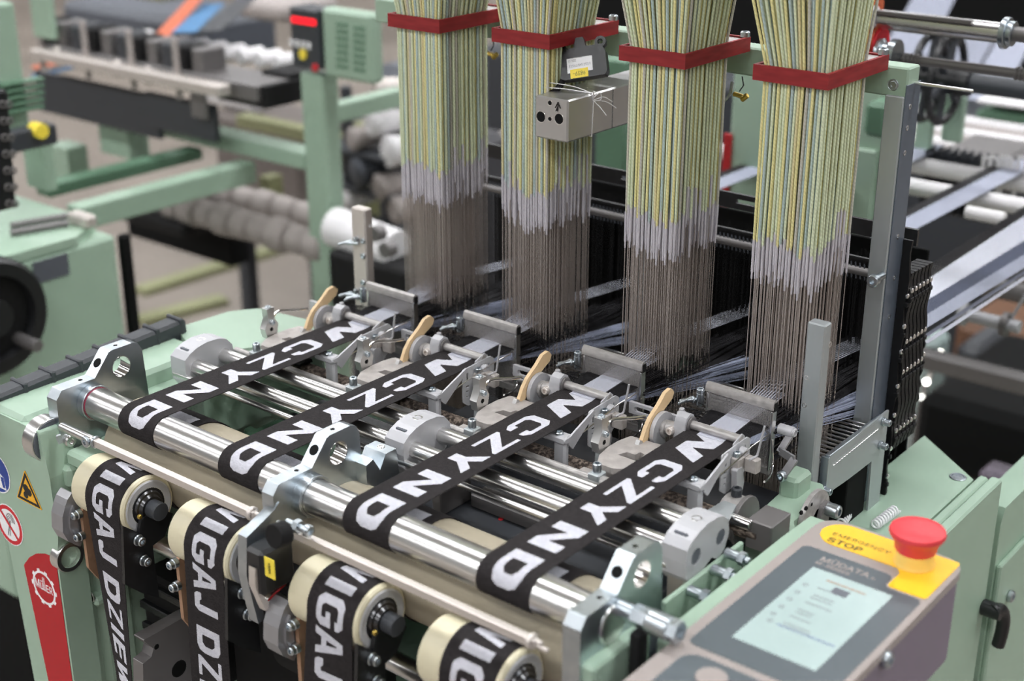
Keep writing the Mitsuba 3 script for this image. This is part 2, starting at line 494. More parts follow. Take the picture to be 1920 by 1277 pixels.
# right side frame of the same loom
sr = thing('loom_casting', 'pale green side casting running beside the control terminal', 'loom casting')
obj('inner_plate', bx(.518, .5222, .062, .172, .60, .9705, .001), 'green_paint', sr)
obj('rail', prism(rpoly([(.016, .30), (.016, .974), (.03, .976), (.19, .976), (.238, .974), (.238, .30)], .004), 'x', .5455, .5600), 'green_paint', sr)
obj('body', bx(.5225, .5450, .016, .235, .30, .935, .002), 'charcoal', sr)
obj('cast_boss', cat(prism(rpoly([(.490, .232), (.487, .272), (.484, .312), (.490, .334), (.506, .336), (.5175, .318), (.5180, .262), (.528, .246), (.5445, .238), (.5445, .215), (.528, .222)], .004), 'z', .86, .9480),
                     bx(.4838, .5015, .296, .324, .94, .9655, .003)), 'green_paint', sr)
obj('key_block', bx(.505, .528, .205, .236, .945, .9705, .001), 'pewter', sr)
for q, x in (((1365, 1078), .536), ((1321, 1118), .536), ((1390, 1047), .536)):
    c = at(*q, x=x); c[0] = .5225
    obj('stud', cat(cyl(c, c + [.012, 0, 0], .0042), hexnut(c + [.012, 0, 0], (1, 0, 0), .0055, .005), cyl(c + [.017, 0, 0], c + [.021, 0, 0], .003)), 'zinc', sr)
c = at(1529, 972, x=.5225)
cr = thing('crank_plate', 'grey steel crank plate with bolt on the green casting behind the control terminal', 'crank')
cp = Point(c[1], c[2]).buffer(.0250, quad_segs=12).difference(Polygon([(c[1] - .018, c[2] - .04), (c[1] - .013, c[2] - .004), (c[1] + .002, c[2] + .008), (c[1] + .013, c[2] + .004), (c[1] + .014, c[2] - .05)]))
obj('plate', prism(cp, 'x', .5185, .5225), 'steel_dusty', cr)
obj('recess', cyl((.5178, c[1], c[2]), (.5186, c[1], c[2]), .0225, 32), 'dark_void', cr)
for k in range(3):
    h_ = at(1504 + 9 * k, 962 - 8 * k, x=.5226); obj('hole', cyl(h_ + [-.002, 0, 0], h_ + [.0002, 0, 0], .0020), 'dark_void', cr)
b_ = at(1552, 954, x=.5265)
obj('arm', prism(rpoly([(b_[1] - .008, b_[2] + .005), (b_[1] + .005, b_[2] + .006), (b_[1] + .006, b_[2] - .006), (b_[1] - .010, b_[2] - .045), (b_[1] - .026, b_[2] - .043)], .003), 'x', .5226, .5265), 'pewter', cr)
obj('bolt', bolt(b_, (1, 0, 0), .0060, .011), 'zinc', cr)

# ------------------------------------------------------------------ cable duct along the frame
tb = thing('cable_duct', 'black ribbed cable duct running along the green side frame', 'duct')
q0, q1 = np.array([-.148, -.10, .972]), np.array([-.148, .168, .985])
obj('channel', move(bx(-.011, .011, 0, .27, -.011, .011, .003), rot([1, 0, 0], 2.6), q0), 'charcoal', tb)
for k in range(9):
    p = q0 + (q1 - q0) * (.06 + .115 * k)
    obj('rib', bx(p[0] - .0125, p[0] + .0125, p[1] - .0022, p[1] + .0022, p[2] - .012, p[2] + .0128, .002), 'charcoal', tb)

# ------------------------------------------------------------------ steel roller and its three brackets
RY, RZ, RR = -.004, .986, .0148
BP = Polygon([(-.0405, .930), (-.0405, .9985), (-.034, 1.0065), (.0015, 1.0065), (.019, 1.0265), (.022, 1.0275), (.0455, 1.0275), (.0515, 1.0255), (.0555, 1.018), (.060, .93)]).buffer(-.0015).buffer(.0015)
BP = BP.difference(Point(.031, 1.0085).buffer(.0103, quad_segs=10))
for i, (x1, lab) in enumerate(((-.059, 'zinc-plated lug bracket at the far end of the steel roller'), (.2255, 'zinc-plated lug bracket in the middle of the steel roller'),
                               (.5215, 'zinc-plated lug bracket at the near end of the steel roller'))):
    w = .0145 if i != 1 else .013
    t = thing('roller_bracket', lab, 'bracket', 'brackets of the steel roller')
    poly = BP if i != 1 else BP.intersection(sbox(-1, 1, .965, 2)).union(Polygon([(-.0405, .966), (-.020, .966), (-.020, .975), (-.0405, .985)]))
    obj('plate', prism(poly, 'x', x1 - w, x1), 'zinc', t, 25)
    obj('lug_bore', ring((x1 - w - .0002, .031, 1.0085), (1, 0, 0), .0104, .0098, w + .0004, 32, .0001), 'steel_bright', t)
    for yy, zz in ((-.009, 1.0067), (.032, 1.0277)):
        obj('tapped_hole', cyl((x1 - w / 2, yy, zz - .004), (x1 - w / 2, yy, zz), .0024), 'dark_void', t)
    c = np.array([x1 - w / 2, .0105, 1.0172]); nrm = np.array([0, -.755, .656])
    obj('slanted_hole', cyl(c - nrm * .006, c + nrm * .0004, .0046), 'dark_void', t)
    if i == 0:
        obj('boss', cyl((x1, RY, RZ), (x1 + .0085, RY, RZ), .0168, 36), 'zinc', t)
        obj('bolt', bolt((x1, -.033, .957), (1, 0, 0), .006, .004), 'steel_bright', t)
        obj('foot', bx(x1 - .010, x1, -.045, -.010, .925, .966, .001), 'zinc_dull', t)
    if i == 1:
        obj('clamp_ring', ring((x1 - .002, RY, RZ), (1, 0, 0), .0178, .0152, .011, 36), 'zinc', t)
        obj('saddle', prism(Polygon([(.050, .955), (.050, .993), (.058, .996), (.066, .983), (.073, .995), (.086, .995), (.090, .955)]).buffer(0), 'x', x1 - .012, x1 + .012), 'zinc', t)
        obj('screw', bolt((x1, .080, .995), (0, 0, 1), .0035, .001), 'steel', t)
    if i == 2:
        obj('hex_stud', cat(cyl((x1, .002, .9965), (x1 + .014, .002, .9965), .0062), hexnut((x1 + .014, .002, .9965), (1, 0, 0), .0078, .012), cyl((x1 + .026, .002, .9965), (x1 + .043, .002, .9965), .0085)), 'zinc', t)
        obj('stud_end', hexnut((x1 + .043, .002, .9965), (1, 0, 0), .0085, .007), 'zinc', t)
        obj('foot', bx(x1 - .002, x1 + .010, -.038, .030, .925, .972, .002), 'green_paint', t)
        obj('dark_strut', bx(x1 + .014, x1 + .022, -.004, .008, .86, .985, .001), 'black_matte', t)
ro = thing('take_off_roller', 'long polished steel roller that the four black ribbons bend over', 'roller')
obj('shell', lathe((-.057, RY, RZ), (1, 0, 0), [(0, 0), (RR - .001, 0), (RR, .001), (RR, .579), (RR - .001, .58), (0, .58)], 56), 'steel', ro)
for x in (-.0505, .2295):
    obj('red_mark', ring((x, RY, RZ), (1, 0, 0), RR + .0003, RR - .002, .0013, 56, .0001), 'red_ring', ro)

# ------------------------------------------------------------------ guide rods with cast clamps, stop rod
for i, (y, z, r, l) in enumerate(((.109, .985, .0073, 'front polished guide rod beneath the ribbons'), (.1435, .986, .0070, 'rear polished guide rod beneath the ribbons'))):
    t = thing('guide_rod', l, 'rod', 'polished guide rods')
    obj('bar', cyl((-.072, y, z), (.509, y, z), r, 40), 'steel', t)
solo('slide_rod', cyl((-.07, .098, .9765), (.50, .098, .9765), .0030), 'steel', 'thin steel rod just under the front guide rod', 'rod')
CP = Polygon([(.096, .984), (.0965, .995), (.103, 1.000), (.112, 1.0035), (.124, 1.0055), (.138, 1.0045), (.147, 1.0015), (.1535, .994), (.155, .984), (.150, .974), (.142, .968), (.132, .9745), (.121, .970), (.1135, .962), (.103, .964), (.097, .972)]).buffer(.0008)
for x, lab in ((-.060, 'grey cast clamp joining the far ends of the two guide rods'), (.226, 'grey cast clamp in the middle of the two guide rods'), (.5065, 'grey cast clamp on the near ends of the two guide rods')):
    t = thing('rod_clamp', lab, 'clamp', 'cast clamps of the guide rods')
    w = .022
    obj('casting', prism(CP.difference(unary_union([Point(.109, .985).buffer(.0066), Point(.1435, .986).buffer(.0064)])), 'x', x - w / 2, x + w / 2), 'light_cast', t, 40)
    for y in (.109, .1435):
        obj('rod_end', cyl((x + w / 2 - .012, y, .985), (x + w / 2 - .0005 if x > .4 else x + .009, y, .985), .0067), 'rubber_grey' if x > .4 else 'steel', t)
    obj('screw', cat(ring((x, .1255, 1.0048), (0, 0, 1), .0048, .0030, .0014), bolt((x, .1255, 1.0042), (0, 0, 1), .0031, .0014)), 'steel', t)
    obj('slot', prism(rpoly([(x - .0065, .1040), (x + .0055, .1040), (x + .0055, .1068), (x - .0065, .1068)], .0013), 'z', 1.0000, 1.0024), 'rubber_grey', t)
    obj('foot', bx(x - .008, x + .008, .1, .116, .930, .968, .001), 'alu', t)
t = thing('stop_rod', 'slim dull steel rod behind the guide rods with small screw clamps', 'rod')
sp = at(1000, 858, z=.981)
SY = sp[1]
obj('bar', cyl((-.06, SY, .981), (.50, SY, .981), .0037), 'steel_dusty', t)
for x in HX:
    obj('collar', cyl((x - .030, SY, .981), (x + .004, SY, .981), .0056), 'steel_dusty', t)
    obj('clamp_block', bx(x - .033, x - .022, SY - .006, SY + .006, .974, .989, .001), 'zinc_dull', t)
    obj('screw', cat(bolt((x - .0275, SY, .989), (0, 0, 1), .0038, .008)), 'zinc', t)
solo('cast_shaft', cyl((-.06, .213, .957), (.515, .213, .957), .0085, 30), 'rust_shaft', 'rough dark brown cast shaft lying behind the guide rods', 'shaft')
t = thing('shaft_collar', 'dark clamping collar on the near end of the rough cast shaft beside the green frame', 'collar')
obj('ring', cyl((.474, .226, .955), (.490, .226, .955), .019, 36), 'steel_dusty', t); obj('lip', cyl((.490, .226, .955), (.494, .226, .955), .0215, 36), 'pewter', t)
obj('screw', bolt((.482, .228, .973), (0, 0, 1), .0045, .008), 'charcoal', t)
solo('bent_strap', prism(rpoly([(.475, .18), (.478, .215), (.490, .215), (.497, .19), (.489, .172)], .002), 'z', .9705, .9735), 'zinc_dull', 'pale sheet strap with a chrome pin over the near end of the rods', 'strap')
solo('short_pin', cyl((.488, .205, .966), (.510, .205, .966), .0048), 'steel_bright', 'short chrome pin beside the pale sheet strap', 'pin')

# ------------------------------------------------------------------ front: beige cylinder, bars, draw rollers
solo('press_cylinder', cyl((-.045, .033, .937), (.512, .033, .937), .042, 64), 'cream_dark', 'long beige cylinder under the steel roller', 'cylinder')
for i, (x0, x1, lab) in enumerate(((-.008, .2075, 'flat brushed metal bar above the two far cream rollers'), (.2445, .488, 'flat brushed metal bar above the two near cream rollers'))):
    t = thing('flat_bar', lab, 'bar', 'flat bars above the cream rollers')
    obj('strip', bx(x0, x1, -.047, -.041, .9735, .9810, .0008), 'alu_pale', t)
    obj('spigot', cyl((x0 - .042 if i == 0 else x0 - .012, -.044, .9775), (x0 + .004, -.044, .9775), .0042), 'steel', t)
    obj('clip', cat(ring((x0 + .001, -.0478, .9775), (0, -1, 0), .0052, .0024, .003), ring((x0 + .007, -.044, .9775), (1, 0, 0), .0056, .0040, .002)), 'zinc', t)
    obj('end_pin', cat(cyl((x1, -.044, .9760), (x1 + .010, -.044, .9755), .0017), cyl((x1 - .002, -.044, .979), (x1 + .005, -.044, .979), .0018), ring((x1 - .006, -.044, .9775), (1, 0, 0), .0058, .0040, .004)), 'alu_pale', t)
DY, DZ, DR = -.0351, .9289, .0271
DLAB = ['cream rubber roller nearest the red strip', 'second cream rubber roller, left of the sensor with the yellow label', 'third cream rubber roller, right of the sensor with the yellow label', 'cream rubber roller nearest the bottom edge of the photo']


def arm_poly(i, pts, dx):
    return [(p[0], p[1]) for p in xpoly(pts, HX[0] + dx)]


for i, x in enumerate(HX):
    if i == 0:
        t0 = t = thing('draw_roller', DLAB[0], 'roller', 'cream draw rollers')
        obj('rubber_sleeve', lathe((-.0209, DY, DZ), (1, 0, 0), [(0, 0), (DR - .003, 0), (DR - .0008, .0008), (DR, .003), (DR, .066), (DR, .0735), (DR - .0015, .0752), (DR - .004, .0752), (0, .0752)], 64), 'cream', t, 25)
        h = obj('steel_ring', lathe((.0543, DY, DZ), (1, 0, 0), [(.0240, -.004), (.0240, .0004), (.0228, .0011), (.0172, .0002), (.0172, -.004)], 44), 'plate_silver', t, 25)
        obj('seal_ring', ring((.0525, DY, DZ), (1, 0, 0), .0172, .0145, .0022, 44), 'black_plastic', h)
        obj('hub', lathe((.0543, DY, DZ), (1, 0, 0), [(.0150, -.003), (.0150, .0005), (.0138, .0022), (.0120, .0026), (.0105, .0055), (0, .006)], 44), 'hub_dark', t, 25)
        obj('hub_cap', cyl((.058, DY, DZ), (.0712, DY, DZ), .0083, 28), 'charcoal', t)
        ap = xpoly([(288, 950), (322, 962), (306, 1005), (284, 1022), (288, 1060), (296, 1120), (262, 1110), (232, 1095), (228, 985), (258, 998), (262, 975)], .0585)
        obj('arm', prism(Polygon(ap).buffer(0), 'x', .0570, .0605), 'black_plastic', t)
        for q in ((258, 1012), (269, 1050)):
            c = at(*q, x=.0605); obj('arm_bolt', cat(cyl(c, c + [.002, 0, 0], .0052), bolt(c + [.002, 0, 0], (1, 0, 0), .0042, .005)), 'zinc', t)
        c = at(260, 968, x=.0605); obj('grease_nipple', cyl(c, c + [.003, 0, 0], .0022), 'brass', t)
        cp = cat(prism(rpoly([(-.056, .850), (-.056, .910), (-.022, .910), (-.022, .832), (-.046, .832)], .004), 'x', -.0205, -.0165))
        obj('copper_plate', cp, 'copper_tan', t)
        for yz in ((-.057, .906), (-.057, .884)):
            obj('plate_bolt', cat(cyl((-.0185, yz[0] + .001, yz[1]), (-.0185, yz[0] - .004, yz[1]), .0045), bolt((-.0185, yz[0] - .004, yz[1]), (0, -1, 0), .0038, .004)), 'zinc', t)
    else:
        dup(t0, (x, 0, 0), DLAB[i])
for i, (x, lab) in enumerate(((-.026, 'grey cast lever beside the cream roller nearest the red strip'), (HX[2] - .024, 'grey cast lever under the sensor with the yellow label'))):
    t = thing('cast_lever', lab, 'lever', 'cast levers of the draw rollers')
    o = xpoly([(136, 926), (142, 942), (152, 968), (157, 1003), (150, 1023), (130, 1014), (120, 998), (119, 970), (124, 950), (128, 938)], -.026)
    obj('casting', prism(Polygon(o).buffer(0).buffer(.001), 'x', x - .017, x), 'cast_blue', t, 40)
    o2 = affinity.scale(Polygon(o).buffer(0), .45, .62); obj('rib', prism(o2, 'x', x, x + .0025), 'cast_blue', t, 40)
    c = at(120, 977, y=-.0635); c[0] += x + .026
    obj('washer_bolt', cat(cyl(c + [.004, .008, 0], c + [.004, .0, 0], .0055), bolt(c + [.004, 0, 0], (0, -1, 0), .0034, .0015)), 'zinc', t)
solo('steel_shaft', cyl((-.05, .000, .862), (.52, .000, .862), .0085, 30), 'steel', 'chrome shaft behind the hanging ribbons, low under the cream rollers', 'shaft')
for i, x in enumerate((.092, .378)):
    t = thing('shaft_sleeve', f'dark plastic sleeve on the chrome shaft {["right of the first hanging ribbon","right of the third hanging ribbon"][i]}', 'sleeve')
    obj('tube', cyl((x - .03, .0, .862), (x, .0, .862), .0115), 'charcoal', t); obj('rim', ring((x, .0, .862), (1, 0, 0), .0118, .0085, .0015), 'steel_bright', t)

# sensor with a yellow label under the middle bracket
t = thing('sensor_box', 'black sensor box with round button and yellow label under the middle bracket', 'sensor')
pl = xpoly([(526, 944), (538, 948), (552, 966), (548, 990), (530, 1002), (492, 1032), (480, 1060), (484, 1100), (498, 1160), (488, 1170), (472, 1108), (466, 1080), (466, 1010), (487, 989), (518, 958)], .2280)
obj('carrier_plate', prism(Polygon(pl).buffer(0).buffer(.0006), 'x', .2165, .2265), 'zinc', t)
o = at(515, 1070, x=.244)
obj('housing', bx(.2265, .246, o[1] - .014, o[1] + .020, o[2] - .018, o[2] + .022, .003), 'black_plastic', t)
c = at(527, 1003, y=o[1] - .0145)
obj('button', cyl((c[0], o[1] - .010, c[2]), (c[0], o[1] - .022, c[2] + .002), .0095, 32), 'black_matte', t)
lb = at(505, 1066, y=o[1] - .0148)
lk = obj('yellow_label', bx(lb[0] - .0055, lb[0] + .0055, o[1] - .0146, o[1] - .0140, lb[2] - .0085, lb[2] + .0085, .0001), 'label_yellow', t)
obj('label_print', move(lettering('1002A', .0022, [[0, 0, -1], [1, 0, 0], [0, -1, 0]], (0, 0, 0)), None, (lb[0] - .001, o[1] - .0148, lb[2] + .0045)), 'black_print', lk, False)
obj('bracket_strip', prism(Polygon(xpoly([(478, 1066), (488, 1068), (492, 1110), (506, 1140), (498, 1146), (478, 1100)], .2400)).buffer(0), 'x', .233, .240), 'alu_pale', t)
solo('signal_wire', tube([at(503, 1126, y=-.062), at(515, 1113, y=-.058), at(530, 1100, y=-.05), at(540, 1090, y=-.03)], .0008, 6, 6), 'red_paint', 'thin red wire hanging from the sensor with the yellow label', 'wire')
t = thing('knurled_screw', 'small bright screw clamp on the sensor bracket under the steel roller', 'screw')
c = at(548, 982, y=-.048)
obj('bar', cyl(c - [.006, 0, 0], c + [.016, 0, 0], .0028), 'zinc', t); obj('head', cat(hexnut(c + [.004, 0, 0], (1, 0, 0), .0056, .005), bolt(c + [.016, 0, 0], (1, 0, 0), .005, .004)), 'zinc', t)

# motor plate low behind the hanging ribbons
t = thing('motor_plate', 'grey machined motor plate with a stepped edge behind the two far hanging ribbons', 'plate')
mp = xpoly([(268, 1201), (344, 1158), (380, 1140), (380, 1330), (270, 1330), (268, 1245), (284, 1232), (288, 1216)], .066)
obj('plate', prism(Polygon(mp).buffer(0).buffer(-.001).buffer(.001), 'x', .052, .066), 'pewter', t)
c = at(336, 1254, x=.0662); obj('bore', cat(cyl(c + [-.002, 0, 0], c + [.0002, 0, 0], .0085)), 'dark_void', t)
c = at(294, 1213, x=.0662); obj('tapped_hole', cyl(c + [-.002, 0, 0], c + [.0002, 0, 0], .0028), 'dark_void', t)
c = at(254, 1273, y=-.0405); obj('yellow_tag', bx(.056, .063, mp[5][0] - .0005, mp[5][0] - .0001, mp[5][1] - .02, mp[5][1] - .008, .0001), 'label_yellow', t)
t = thing('electric_motor', 'black motor and added dark interior boxes behind the grey machined motor plate', 'motor')
obj('casing', cat(bx(-.03, .052, .005, .10, .70, .815, .004), bx(.066, .20, .03, .12, .70, .85, .006)), 'black_matte', t)  # dark boxes put in to make the machine interior black
for k in range(3): obj('rib', bx(-.028, .050, .000, .006, .800 - .024 * k, .808 - .024 * k, .001), 'black_plastic', t)
t = thing('gear_cover', 'black rounded gear cover below the cast lever between the second and third hanging ribbons', 'cover')
obj('shell', cat(cyl((.205, .0, .850), (.262, .0, .850), .036, 36), bx(.21, .26, 0, .05, .84, .90, .004)), 'black_matte', t)
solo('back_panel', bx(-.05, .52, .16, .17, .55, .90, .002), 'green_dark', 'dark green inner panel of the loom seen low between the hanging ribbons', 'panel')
solo('lit_floor_sheet', bx(.02, .42, -.02, .14, .60, .62, .004), 'bag_white', 'pale sheet for the lit floor between the second and third hanging ribbons', 'tray')  # pale sheet added in place of the lit floor under the loom
t = thing('machine_bed', 'dark oily machine bed under the ribbons with bolts and a red dot', 'machine bed')
obj('slab', cat(bx(.12, .47, .085, .345, .895, .922, .003), bx(.25, .47, .085, .20, .922, .940, .002), bx(-.05, .119, .08, .345, .862, .894, .002)), 'charcoal', t)
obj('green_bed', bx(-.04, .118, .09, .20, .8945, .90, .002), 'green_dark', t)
obj('wedge', cat(bx(.268, .278, .095, .135, .940, .962, .001), bx(.285, .36, .125, .155, .940, .952, .001)), 'pewter', t)
for q in ((868, 920), (925, 940), (961, 948), (835, 905)):
    c = at(*q, z=.946); obj('bolt', bolt((c[0], c[1], .938), (0, 0, 1), .0055, .009), 'charcoal', t)
c = at(939, 973, z=.9405); obj('red_dot', cyl((c[0], c[1], .9398), (c[0], c[1], .9408), .0022), 'red_paint', t)

t = thing('bent_bracket', 'grey bent strap with round stud between the rightmost reed and the green casting', 'bracket')
pts = [at(1484, 812, y=.318), at(1463, 846, y=.306), at(1489, 862, y=.296), at(1468, 892, y=.290)]
segs = []
for a, b in zip(pts[:-1], pts[1:]):
    d = (b - a) / np.linalg.norm(b - a); w_ = np.cross(d, [0.3, 1, 0]); w_ /= np.linalg.norm(w_); n_ = np.cross(d, w_)
    v = [q + sx * w_ * .0035 + sy * n_ * .0010 for q in (a - d * .001, b + d * .001) for sx in (-1, 1) for sy in (-1, 1)]
    segs.append(trimesh.convex.convex_hull(np.array(v)))
obj('strap', segs, 'cast_blue', t)
obj('stud', cat(cyl(pts[0] + [-.012, 0, .001], pts[0] + [.002, 0, .001], .0048), bolt(pts[0] + [.002, 0, .001], (1, 0, 0), .0040, .002)), 'light_cast', t)
obj('stud', bolt(pts[-1], (-.3, -1, 0), .0050, .004), 'zinc', t)

# ------------------------------------------------------------------ ribbons with woven lettering
def glyphs():
    P = Polygon
    g = {}
    g['I'] = sbox(0, 1, 0, 1)
    g['N'] = unary_union([sbox(0, .28, 0, 1), sbox(.72, 1, 0, 1), P([(0, 1), (.30, 1), (1, 0), (.70, 0)])])
    g['D'] = P([(0, 0), (.72, 0), (.93, .10), (1, .30), (1, .70), (.93, .90), (.72, 1), (0, 1)]).difference(P([(.30, .24), (.60, .24), (.72, .36), (.72, .64), (.60, .76), (.30, .76)]))
    g['Y'] = unary_union([sbox(.35, .65, 0, .45), P([(0, 1), (.30, 1), (.56, .52), (.65, .40), (.35, .40)]), P([(.70, 1), (1, 1), (.65, .40), (.40, .45)])])
    g['Z'] = unary_union([sbox(0, 1, .86, 1), sbox(0, 1, 0, .14), P([(.62, .88), (1, .88), (.38, .12), (0, .12)])])
    o = P([(.18, 0), (.82, 0), (1, .16), (1, .84), (.82, 1), (.18, 1), (0, .84), (0, .16)])
    g['C'] = o.difference(P([(.32, .17), (.72, .17), (.72, .83), (.32, .83), (.24, .72), (.24, .28)])).difference(sbox(.6, 1.1, .33, .67))
    g['G'] = o.difference(P([(.36, .19), (.70, .19), (.70, .81), (.36, .81), (.27, .72), (.27, .28)])).difference(sbox(.55, 1.1, .52, .70)).union(sbox(.50, 1, .36, .53))
    g['W'] = P([(0, 1), (.20, 1), (.30, .42), (.40, 1), (.60, 1), (.70, .42), (.80, 1), (1, 1), (.82, 0), (.60, 0), (.50, .50), (.40, 0), (.18, 0)])
    g['A'] = P([(0, 0), (.27, 0), (.34, .22), (.66, .22), (.73, 0), (1, 0), (.68, 1), (.32, 1)]).difference(P([(.41, .40), (.59, .40), (.53, .78), (.47, .78)]))
    g['J'] = P([(0, .30), (0, .12), (.14, 0), (.80, 0), (1, .16), (1, 1), (.62, 1), (.62, .22), (.42, .22), (.34, .30)])
    g['E'] = unary_union([sbox(0, .36, 0, 1), sbox(0, 1, 0, .2), sbox(0, 1, .42, .6), sbox(0, 1, .8, 1)])
    return g


GL = glyphs()


def ribbon_path(tw):
    """The ribbon's course: [(y, z)] for its centre line, and the sideways twist (dx, turn) along it."""
    pts = [(y, 1.0016) for y in np.linspace(.262, -.004, 90)]
    r = RR + .0007
    for a in np.linspace(90, 285, 44)[1:]:
        pts.append((RY + r * math.cos(math.radians(a)), RZ + r * math.sin(math.radians(a))))
    rb = .0427
    for a in np.linspace(126, -168, 70):
        pts.append((.033 + rb * math.cos(math.radians(a)), .937 + rb * math.sin(math.radians(a))))
    r2 = DR + .0007
    for a in np.linspace(14, 180, 44):
        pts.append((DY + r2 * math.cos(math.radians(a)), DZ + r2 * math.sin(math.radians(a))))
    top = len(pts)
    for z in np.linspace(DZ, .62, 90)[1:]:
        pts.append((DY - r2, z))
    return np.array(pts), top


# per ribbon: turn (degrees) of the hanging end and its sway (x, y) reached .14 m under the roller
HANG = [(-15, -.002, .002), (4, -.006, .0), (16, -.007, -.006), (10, -.006, -.004)]
LEN0 = .262 + .004


def build_ribbon(i):
    path, top = ribbon_path(None)
    s = np.concatenate([[0], np.cumsum(np.linalg.norm(np.diff(path, axis=0), axis=1))])
    s_h = s[top - 1]
    tg = np.gradient(path, axis=0); tg /= np.linalg.norm(tg, axis=1, keepdims=True)
    turn, sx, sy = HANG[i]
    # outward normal of the ribbon in (y, z): up on the table, away from the rollers elsewhere
    nr = np.stack([tg[:, 1], -tg[:, 0]], 1)

    def place(sv, v, off):
        y = np.interp(sv, s, path[:, 0]); z = np.interp(sv, s, path[:, 1])
        ny = np.interp(sv, s, nr[:, 0]); nz = np.interp(sv, s, nr[:, 1])
        q = np.clip((sv - s_h) / .15, 0, 1.6)
        k = q * q * (3 - 2 * np.clip(q, 0, 1)) if np.ndim(q) else q
        x = HX[i] + v + np.where(sv > s_h - .10, np.clip((sv - s_h + .10) / .10, 0, 1), 0) * .0022
        a = np.radians(turn) * np.clip(q, 0, 1.2)
        c = HX[i] + RW / 2 + .0022
        X = np.where(sv > s_h, c + (x - c) * np.cos(a) - off * np.sin(-a) + sx * q, x)
        Y = np.where(sv > s_h, y + (x - c) * np.sin(a) + sy * q + ny * off, y + ny * off)
        return np.stack([X, Y, z + nz * off], -1)

    n, th = len(s), .0006
    U = np.repeat(s, 4); Vv = np.tile([0, RW, RW, 0], n); O = np.tile([0, 0, -th, -th], n)
    V = place(U, Vv, O)
    F = []
    for k in range(n - 1):
        for a, b in ((0, 1), (1, 2), (2, 3), (3, 0)):
            F += [[4 * k + a, 4 * k + b, 4 * k + 4 + b], [4 * k + a, 4 * k + 4 + b, 4 * k + 4 + a]]
    F += [[0, 2, 1], [0, 3, 2], [4 * n - 4, 4 * n - 3, 4 * n - 2], [4 * n - 4, 4 * n - 2, 4 * n - 1]]
    t = thing('woven_ribbon', f'black woven ribbon with white capital letters, {ORD[i]} of four', 'ribbon', 'black ribbons with white letters')
    m = trimesh.Trimesh(V, F, process=False)
    key = obj('band', m, 'weave', t, 30 if False else False)
    scene[key] = mikit.ply((V, F), 'weave', False, uv=np.stack([U, Vv], 1))
    LT = []
    for ch, y0, y1 in (('W', .2860, .208), ('C', .1985, .1605), ('Z', .1530, .1190), ('Y', .1140, .0760), ('N', .0648, .0247)):
        LT.append((ch, .262 - y0, .262 - y1, .0120, .0380))
    LT.append(('D', .262 - .0125, .262 - .0125 + .0375, .0120, .0380))
    L0 = s_h
    for ch, a, b in (('W', -.078, -.0500), ('I', -.0445, -.0365), ('G', -.0315, -.0055), ('A', -.0035, .0205), ('J', .0235, .0420), ('D', .0570, .0830), ('Z', .0870, .1070), ('I', .1120, .1190), ('E', .1240, .1440), ('W', .1480, .1800), ('C', .1850, .2090), ('Z', .2130, .2330)):
        LT.append((ch, L0 + a + .011, L0 + b + .011, .0105, .0385))
    s_b = s[89 + 44]                                                        # where the ribbon meets the beige cylinder, its back showing
    BACK = [('I', s_b + .002, s_b + .034, .0105, .0390)]
    VV, FF, UU, n0 = [], [], [], 0
    for ch, a, b, v0, v1 in LT + BACK:
        g = affinity.affine_transform(GL[ch], [b - a, 0, 0, v1 - v0, a, v0])
        g = g.buffer(-.0004, quad_segs=2).buffer(.0008, quad_segs=2).buffer(-.0004, quad_segs=2)
        k0 = math.floor(a / .0015)
        for k in range(max(k0, 0), math.ceil(b / .0015)):
            piece = g.intersection(sbox(k * .0015, (k + 1) * .0015, -1, 1))
            for q in getattr(piece, 'geoms', [piece]):
                if q.geom_type != 'Polygon' or q.area < 1e-9: continue
                v, f = trimesh.creation.triangulate_polygon(q, engine='earcut')
                VV.append(place(v[:, 0], v[:, 1], -.00085 if (ch, a, b, v0, v1) in BACK else .00025)); UU.append(v); FF.append(np.asarray(f) + n0); n0 += len(v)
    key = obj('white_lettering', trimesh.Trimesh(np.vstack(VV), np.vstack(FF), process=False), 'lettering', t, False, label='white woven capital letters')
    scene[key] = mikit.ply((np.vstack(VV), np.vstack(FF)), 'lettering', False, uv=np.vstack(UU))


for i in range(4):
    build_ribbon(i)

# ------------------------------------------------------------------ the parts of one weaving head, then three copies
def copies(root, text, skip=(), group=None):
    """Labels the first and copies it to the other three heads."""
    labels[root]['label'] = text(0)
    if group: labels[root]['group'] = group
    for i in range(1, 4):
        if i not in skip: dup(root, (HX[i], 0, 0), text(i), group)


X3, X4 = HX[2], HX[3]


def rel(px, py, X, **k):
    if 'x' in k: k['x'] += X
    p = at(px, py, **k); p[0] -= X
    return p


# reed
t = thing('reed', '', 'reed', 'weaving reeds')
RYY = .310
obj('top_rail', prism(Polygon([(RYY - .0046, 1.0178), (RYY - .0048, 1.0215), (RYY - .0036, 1.0247), (RYY - .001, 1.0262), (RYY + .0016, 1.0252), (RYY + .0032, 1.0225), (RYY + .0034, 1.0178)]), 'x', -.0115, .0555), 'steel_dusty', t)
obj('rail_end', bx(.0555, .0562, RYY - .003, RYY + .0022, 1.016, 1.0238, .0002), 'black_matte', t)
n_ = 58
xs = np.linspace(-.0085, .0525, n_)
obj('dents', rods(np.stack([xs, np.full(n_, RYY - .0012), np.full(n_, .962)], 1), np.stack([xs, np.full(n_, RYY - .0025), np.full(n_, 1.0185)], 1), .00034), 'reed_steel', t, False, kind='stuff')
for x in (-.0108, .0532):
    obj('end_bar', bx(x, x + .0020, RYY - .004, RYY + .003, .960, 1.016, .0004), 'steel', t)
obj('bottom_rail', bx(-.0115, .0555, RYY - .003, RYY + .003, .955, .963, .001), 'steel_dusty', t)
cb = np.array([-.0125, RYY - .004, 1.0085])
